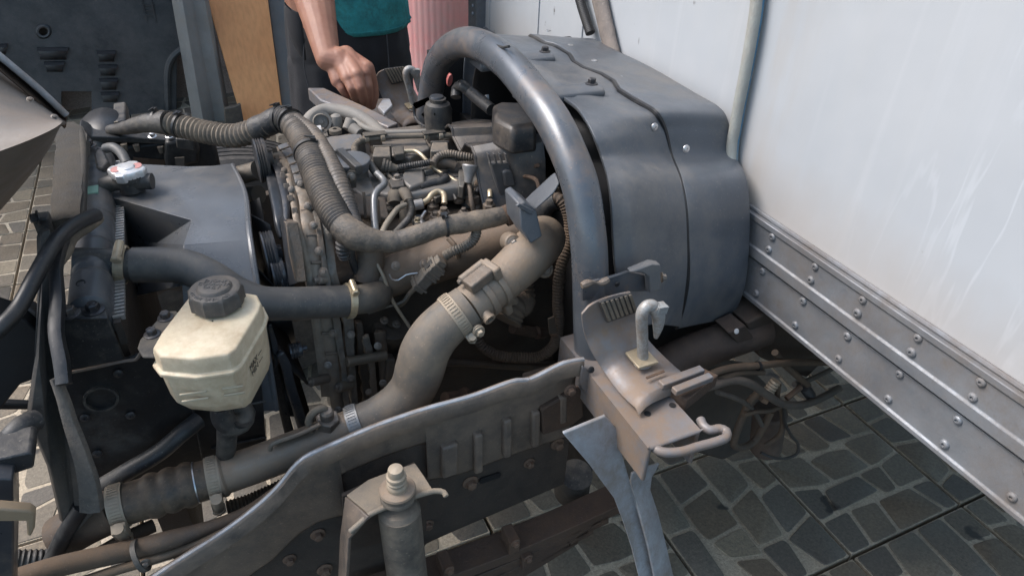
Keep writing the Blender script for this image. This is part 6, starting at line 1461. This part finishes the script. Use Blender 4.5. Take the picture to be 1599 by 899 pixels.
# torso core, neck, head
cap(b, (cx0 - .05, cy0, .98), (cx0 - .07, cy0 + .02, 1.30), .115, .12); cap(b, (cx0 + .05, cy0, .98), (cx0 + .07, cy0 + .02, 1.30), .115, .12)
cap(b, (cx0 - .15, cy0 + .03, 1.40), (cx0 + .15, cy0 + .03, 1.40), .065, .065); cap(b, (cx0, cy0 + .03, 1.38), (cx0, cy0 - .02, 1.55), .065, .055)
hc_ = Vector((cx0 - .01, cy0 - .06, 1.64))
b.ball(hc_, .1, 20, (.78, .95, 1.12)); cap(b, hc_ + Vector((0, -.045, -.05)), hc_ + Vector((0, -.055, -.085)), .045, .034)
cap(b, hc_ + Vector((0, -.095, .012)), hc_ + Vector((0, -.112, -.022)), .010, .014); 
for s_ in (-1, 1):
    cap(b, hc_ + Vector((s_ * .080, .01, .015)), hc_ + Vector((s_ * .082, .012, -.025)), .014, .010)
    cap(b, hc_ + Vector((s_ * .02, -.088, .028)), hc_ + Vector((s_ * .045, -.078, .026)), .010, .010)
cap(b, hc_ + Vector((-.018, -.092, -.052)), hc_ + Vector((.018, -.092, -.052)), .0085, .0085)
def H(u, v, y): return at(430 + u / 5.618, 60 + v / 5.618, y=y)
# reaching right arm
shp, elp, wrp = Vector((cx0 - .20, cy0 + .02, 1.385)), at(478, -58, y=1.90), at(512, 92, y=1.655)
chain(b, [shp, shp.lerp(elp, .5), elp], [.060, .055, .048])
chain(b, [elp, elp.lerp(wrp, .30), elp.lerp(wrp, .68), wrp, H(575, 205, 1.64)], [.049, .051, .0385, .0285, .029])
# back of the hand, then four fingers and the thumb closing to a pinch
pk, rk, mk, ik = H(545, 375, 1.615), H(635, 350, 1.585), H(715, 320, 1.575), H(780, 310, 1.585)
wl_, wr_ = H(505, 185, 1.66), H(620, 150, 1.65)
for k_ in (pk, rk, mk, ik):
    t = (k_ - pk).length / (ik - pk).length; cap(b, wl_.lerp(wr_, t), k_, .0225, .0158)
chain(b, [pk, H(585, 440, 1.600), H(622, 500, 1.60), H(655, 535, 1.615)], [0.0130, 0.0106, 0.0095, 0.0081])
chain(b, [rk, H(668, 440, 1.565), H(700, 520, 1.575), H(722, 560, 1.59)], [0.0135, 0.0110, 0.0099, 0.0084])
chain(b, [mk, H(745, 430, 1.555), H(775, 530, 1.565), H(785, 595, 1.58)], [0.0138, 0.0113, 0.0103, 0.0087])
chain(b, [ik, H(815, 420, 1.57), H(822, 510, 1.575), H(812, 585, 1.585)], [0.0136, 0.0112, 0.0101, 0.0085])
chain(b, [wr_ + Vector((.01, -.005, -.01)), H(800, 265, 1.60), H(845, 400, 1.60), H(862, 500, 1.595), H(848, 590, 1.59)], [.022, .0185, .0150, .0130, .0100])
cap(b, H(560, 190, 1.645), H(665, 325, 1.603), .030, .022); cap(b, H(600, 240, 1.63), H(745, 320, 1.595), .026, .016)
# left arm bent across the body, hand at the waist
shl, ell, wrl = Vector((cx0 + .20, cy0 + .02, 1.385)), Vector((cx0 + .27, cy0 - .02, 1.14)), Vector((cx0 + .14, cy0 - .21, 1.13))
chain(b, [shl, shl.lerp(ell, .5), ell], [.060, .055, .047]); chain(b, [ell, ell.lerp(wrl, .4), wrl], [.047, .044, .030])
hd_ = (wrl - ell).normalized(); 
for k in range(4):
    q = wrl + hd_ * .085 + Vector((0, 0, .030 - .02 * k)); cap(b, wrl + Vector((0, 0, .016 - .011 * k)), q, .018, .012)
    chain(b, [q, q + hd_ * .038 + Vector((0, .012, 0)), q + hd_ * .058 + Vector((0, .032, -.002)), q + hd_ * .062 + Vector((0, .050, -.004))], [.0125, .011, .010, .0085])
chain(b, [wrl + hd_ * .02 + Vector((0, 0, .02)), wrl + hd_ * .05 + Vector((0, .008, .05)), wrl + hd_ * .085 + Vector((0, .02, .055))], [.017, .013, .010])
body = remesh(b.build('body', 'skin', per), .0027, 2)
# nails
for (u, v, y, dx) in ((658, 538, 1.606, 0), (722, 560, 1.582, 0), (786, 600, 1.571, 0), (850, 595, 1.581, 0)):
    pass
# hair and eyes
hr = G().ball(hc_ + Vector((0, .014, .028)), .104, 24, (.80, .94, 1.02)); hob = hr.build('hair', 'hairm', per)
for s_ in (-1, 1): G().ball(hc_ + Vector((s_ * .031, -.083, .012)), .0115, 12).build('eye', 'white', per)
def clothes(rows_fn, z0, z1, nz, n, name, mat, wr, fz=5, parent=per, cl=True):
    rows = []
    for i in range(nz):
        z = z0 + (z1 - z0) * i / (nz - 1); c, rx_, ry_ = rows_fn(z); row = []
        for k in range(n):
            a = 2 * math.pi * k / n; p_ = Vector((c[0] + rx_ * math.cos(a), c[1] + ry_ * math.sin(a), z))
            q = wr * (mnoise.noise(Vector((p_.x * 16, p_.y * 16, z * fz))) + .5 * mnoise.noise(Vector((p_.x * 34, p_.y * 34, z * fz * 2.4 + 3))))
            row.append(p_ + Vector((math.cos(a), math.sin(a), 0)) * q + Vector((0, 0, (.010 * mnoise.noise(Vector((a * 1.3, 0, 9))) if i == 0 else 0))))
        rows.append(row)
    return rows
def lin(z, T_):
    for (z0, *a), (z1, *b_) in zip(T_, T_[1:]):
        if z <= z1: t = (z - z0) / (z1 - z0); return [p_ + (q - p_) * t for p_, q in zip(a, b_)]
    return list(T_[-1][1:])
TS = [(.95, .158, .142), (1.0, .162, .147), (1.1, .172, .145), (1.25, .178, .135), (1.36, .185, .12), (1.42, .15, .095), (1.46, .075, .07)]
sr = clothes(lambda z: ((cx0 + .026 * max(0, 1.15 - z) / .2, cy0 + .01), *lin(z, TS)), .945, 1.46, 40, 72, 'shirt', 'teal', .008, 7)
shirt = G().loft(sr, True)
sl = smooth([shp + Vector((.03, 0, .02)), shp.lerp(elp, .4), shp.lerp(elp, .85)], .02); shirt.tube(sl, [.078, .076, .080], n=28, sm=False, caps=False, jit=.05)
sl = smooth([shl + Vector((-.03, 0, .02)), shl.lerp(ell, .4), shl.lerp(ell, .85)], .02); shirt.tube(sl, [.078, .076, .080], n=28, sm=False, caps=False, jit=.05)
shirt.build('shirt', 'teal', per, solid=.004, angle=80)
hem = [p_ + Vector((0, 0, .012)) + (Vector((p_.x - cx0, p_.y - cy0, 0)).normalized() * .003) for p_ in sr[0]] 
G().tube(hem + [hem[0]], .0022, n=6, sm=False, caps=False).build('hem', 'teal', per)
tr_ = G()
TT = [(.80, .17, .125), (.88, .182, .138), (.95, .176, .135), (1.02, .165, .128)]
tw = clothes(lambda z: ((cx0, cy0 + .01), *lin(z, TT)), .79, 1.02, 16, 64, 'trousers', 'trou', .013, 2.2); tr_.loft(tw, True, True)
for s_ in (-1, 1):
    LT = [(.06, .078, .085), (.3, .085, .088), (.5, .09, .092), (.7, .10, .105), (.86, .108, .118)]
    lw = clothes(lambda z: ((cx0 + s_ * (.115 - .04 * max(0, z - .5) / .36), cy0 + .01), *lin(z, LT)), .06, .86, 48, 40, '', '', .012, 3.2); tr_.loft(lw, True, True)
    g = G(); cap(g, (cx0 + s_ * .115, cy0 + .05, .045), (cx0 + s_ * .125, cy0 - .13, .038), .043, .036); g.box((cx0 + s_ * .12 - .045, cy0 - .17, 0), (cx0 + s_ * .12 + .045, cy0 + .10, .018)); g.build('shoe', 'rub2', per, bevel=.006)
trs = remesh(tr_.build('trousers', 'trou', per), .008, 2)
# slack side pocket on the person's right hip, its welt and seams
pkp = [[at(u, v, y=1.995 + d_) for u, v, d_ in r] for r in ([(444, 2, .03), (449, 8, 0), (458, 16, -.02), (470, 20, -.03)], [(446, 30, .03), (453, 36, 0), (463, 42, -.02), (474, 46, -.03)], [(452, 58, .03), (459, 64, 0), (467, 70, -.015), (476, 74, -.02)], [(466, 84, .04), (470, 90, .02), (474, 95, .01), (480, 98, 0)])]
G().loft(pkp).build('pocket', 'trou', per, solid=.006, sub=2)
G().tube([at(u, v, y=1.985) for u, v in ((444, 4), (450, 12), (460, 19), (472, 22))], .0022, n=6).build('pocket_welt', 'trous', per)
for l in ([(476, 60), (474, 95), (480, 130), (492, 170)], [(604, 54), (606, 80), (608, 110), (612, 150)]):
    G().tube([at(u, v, y=1.975) for u, v in l], .0016, n=6).build('seam', 'trous', per)
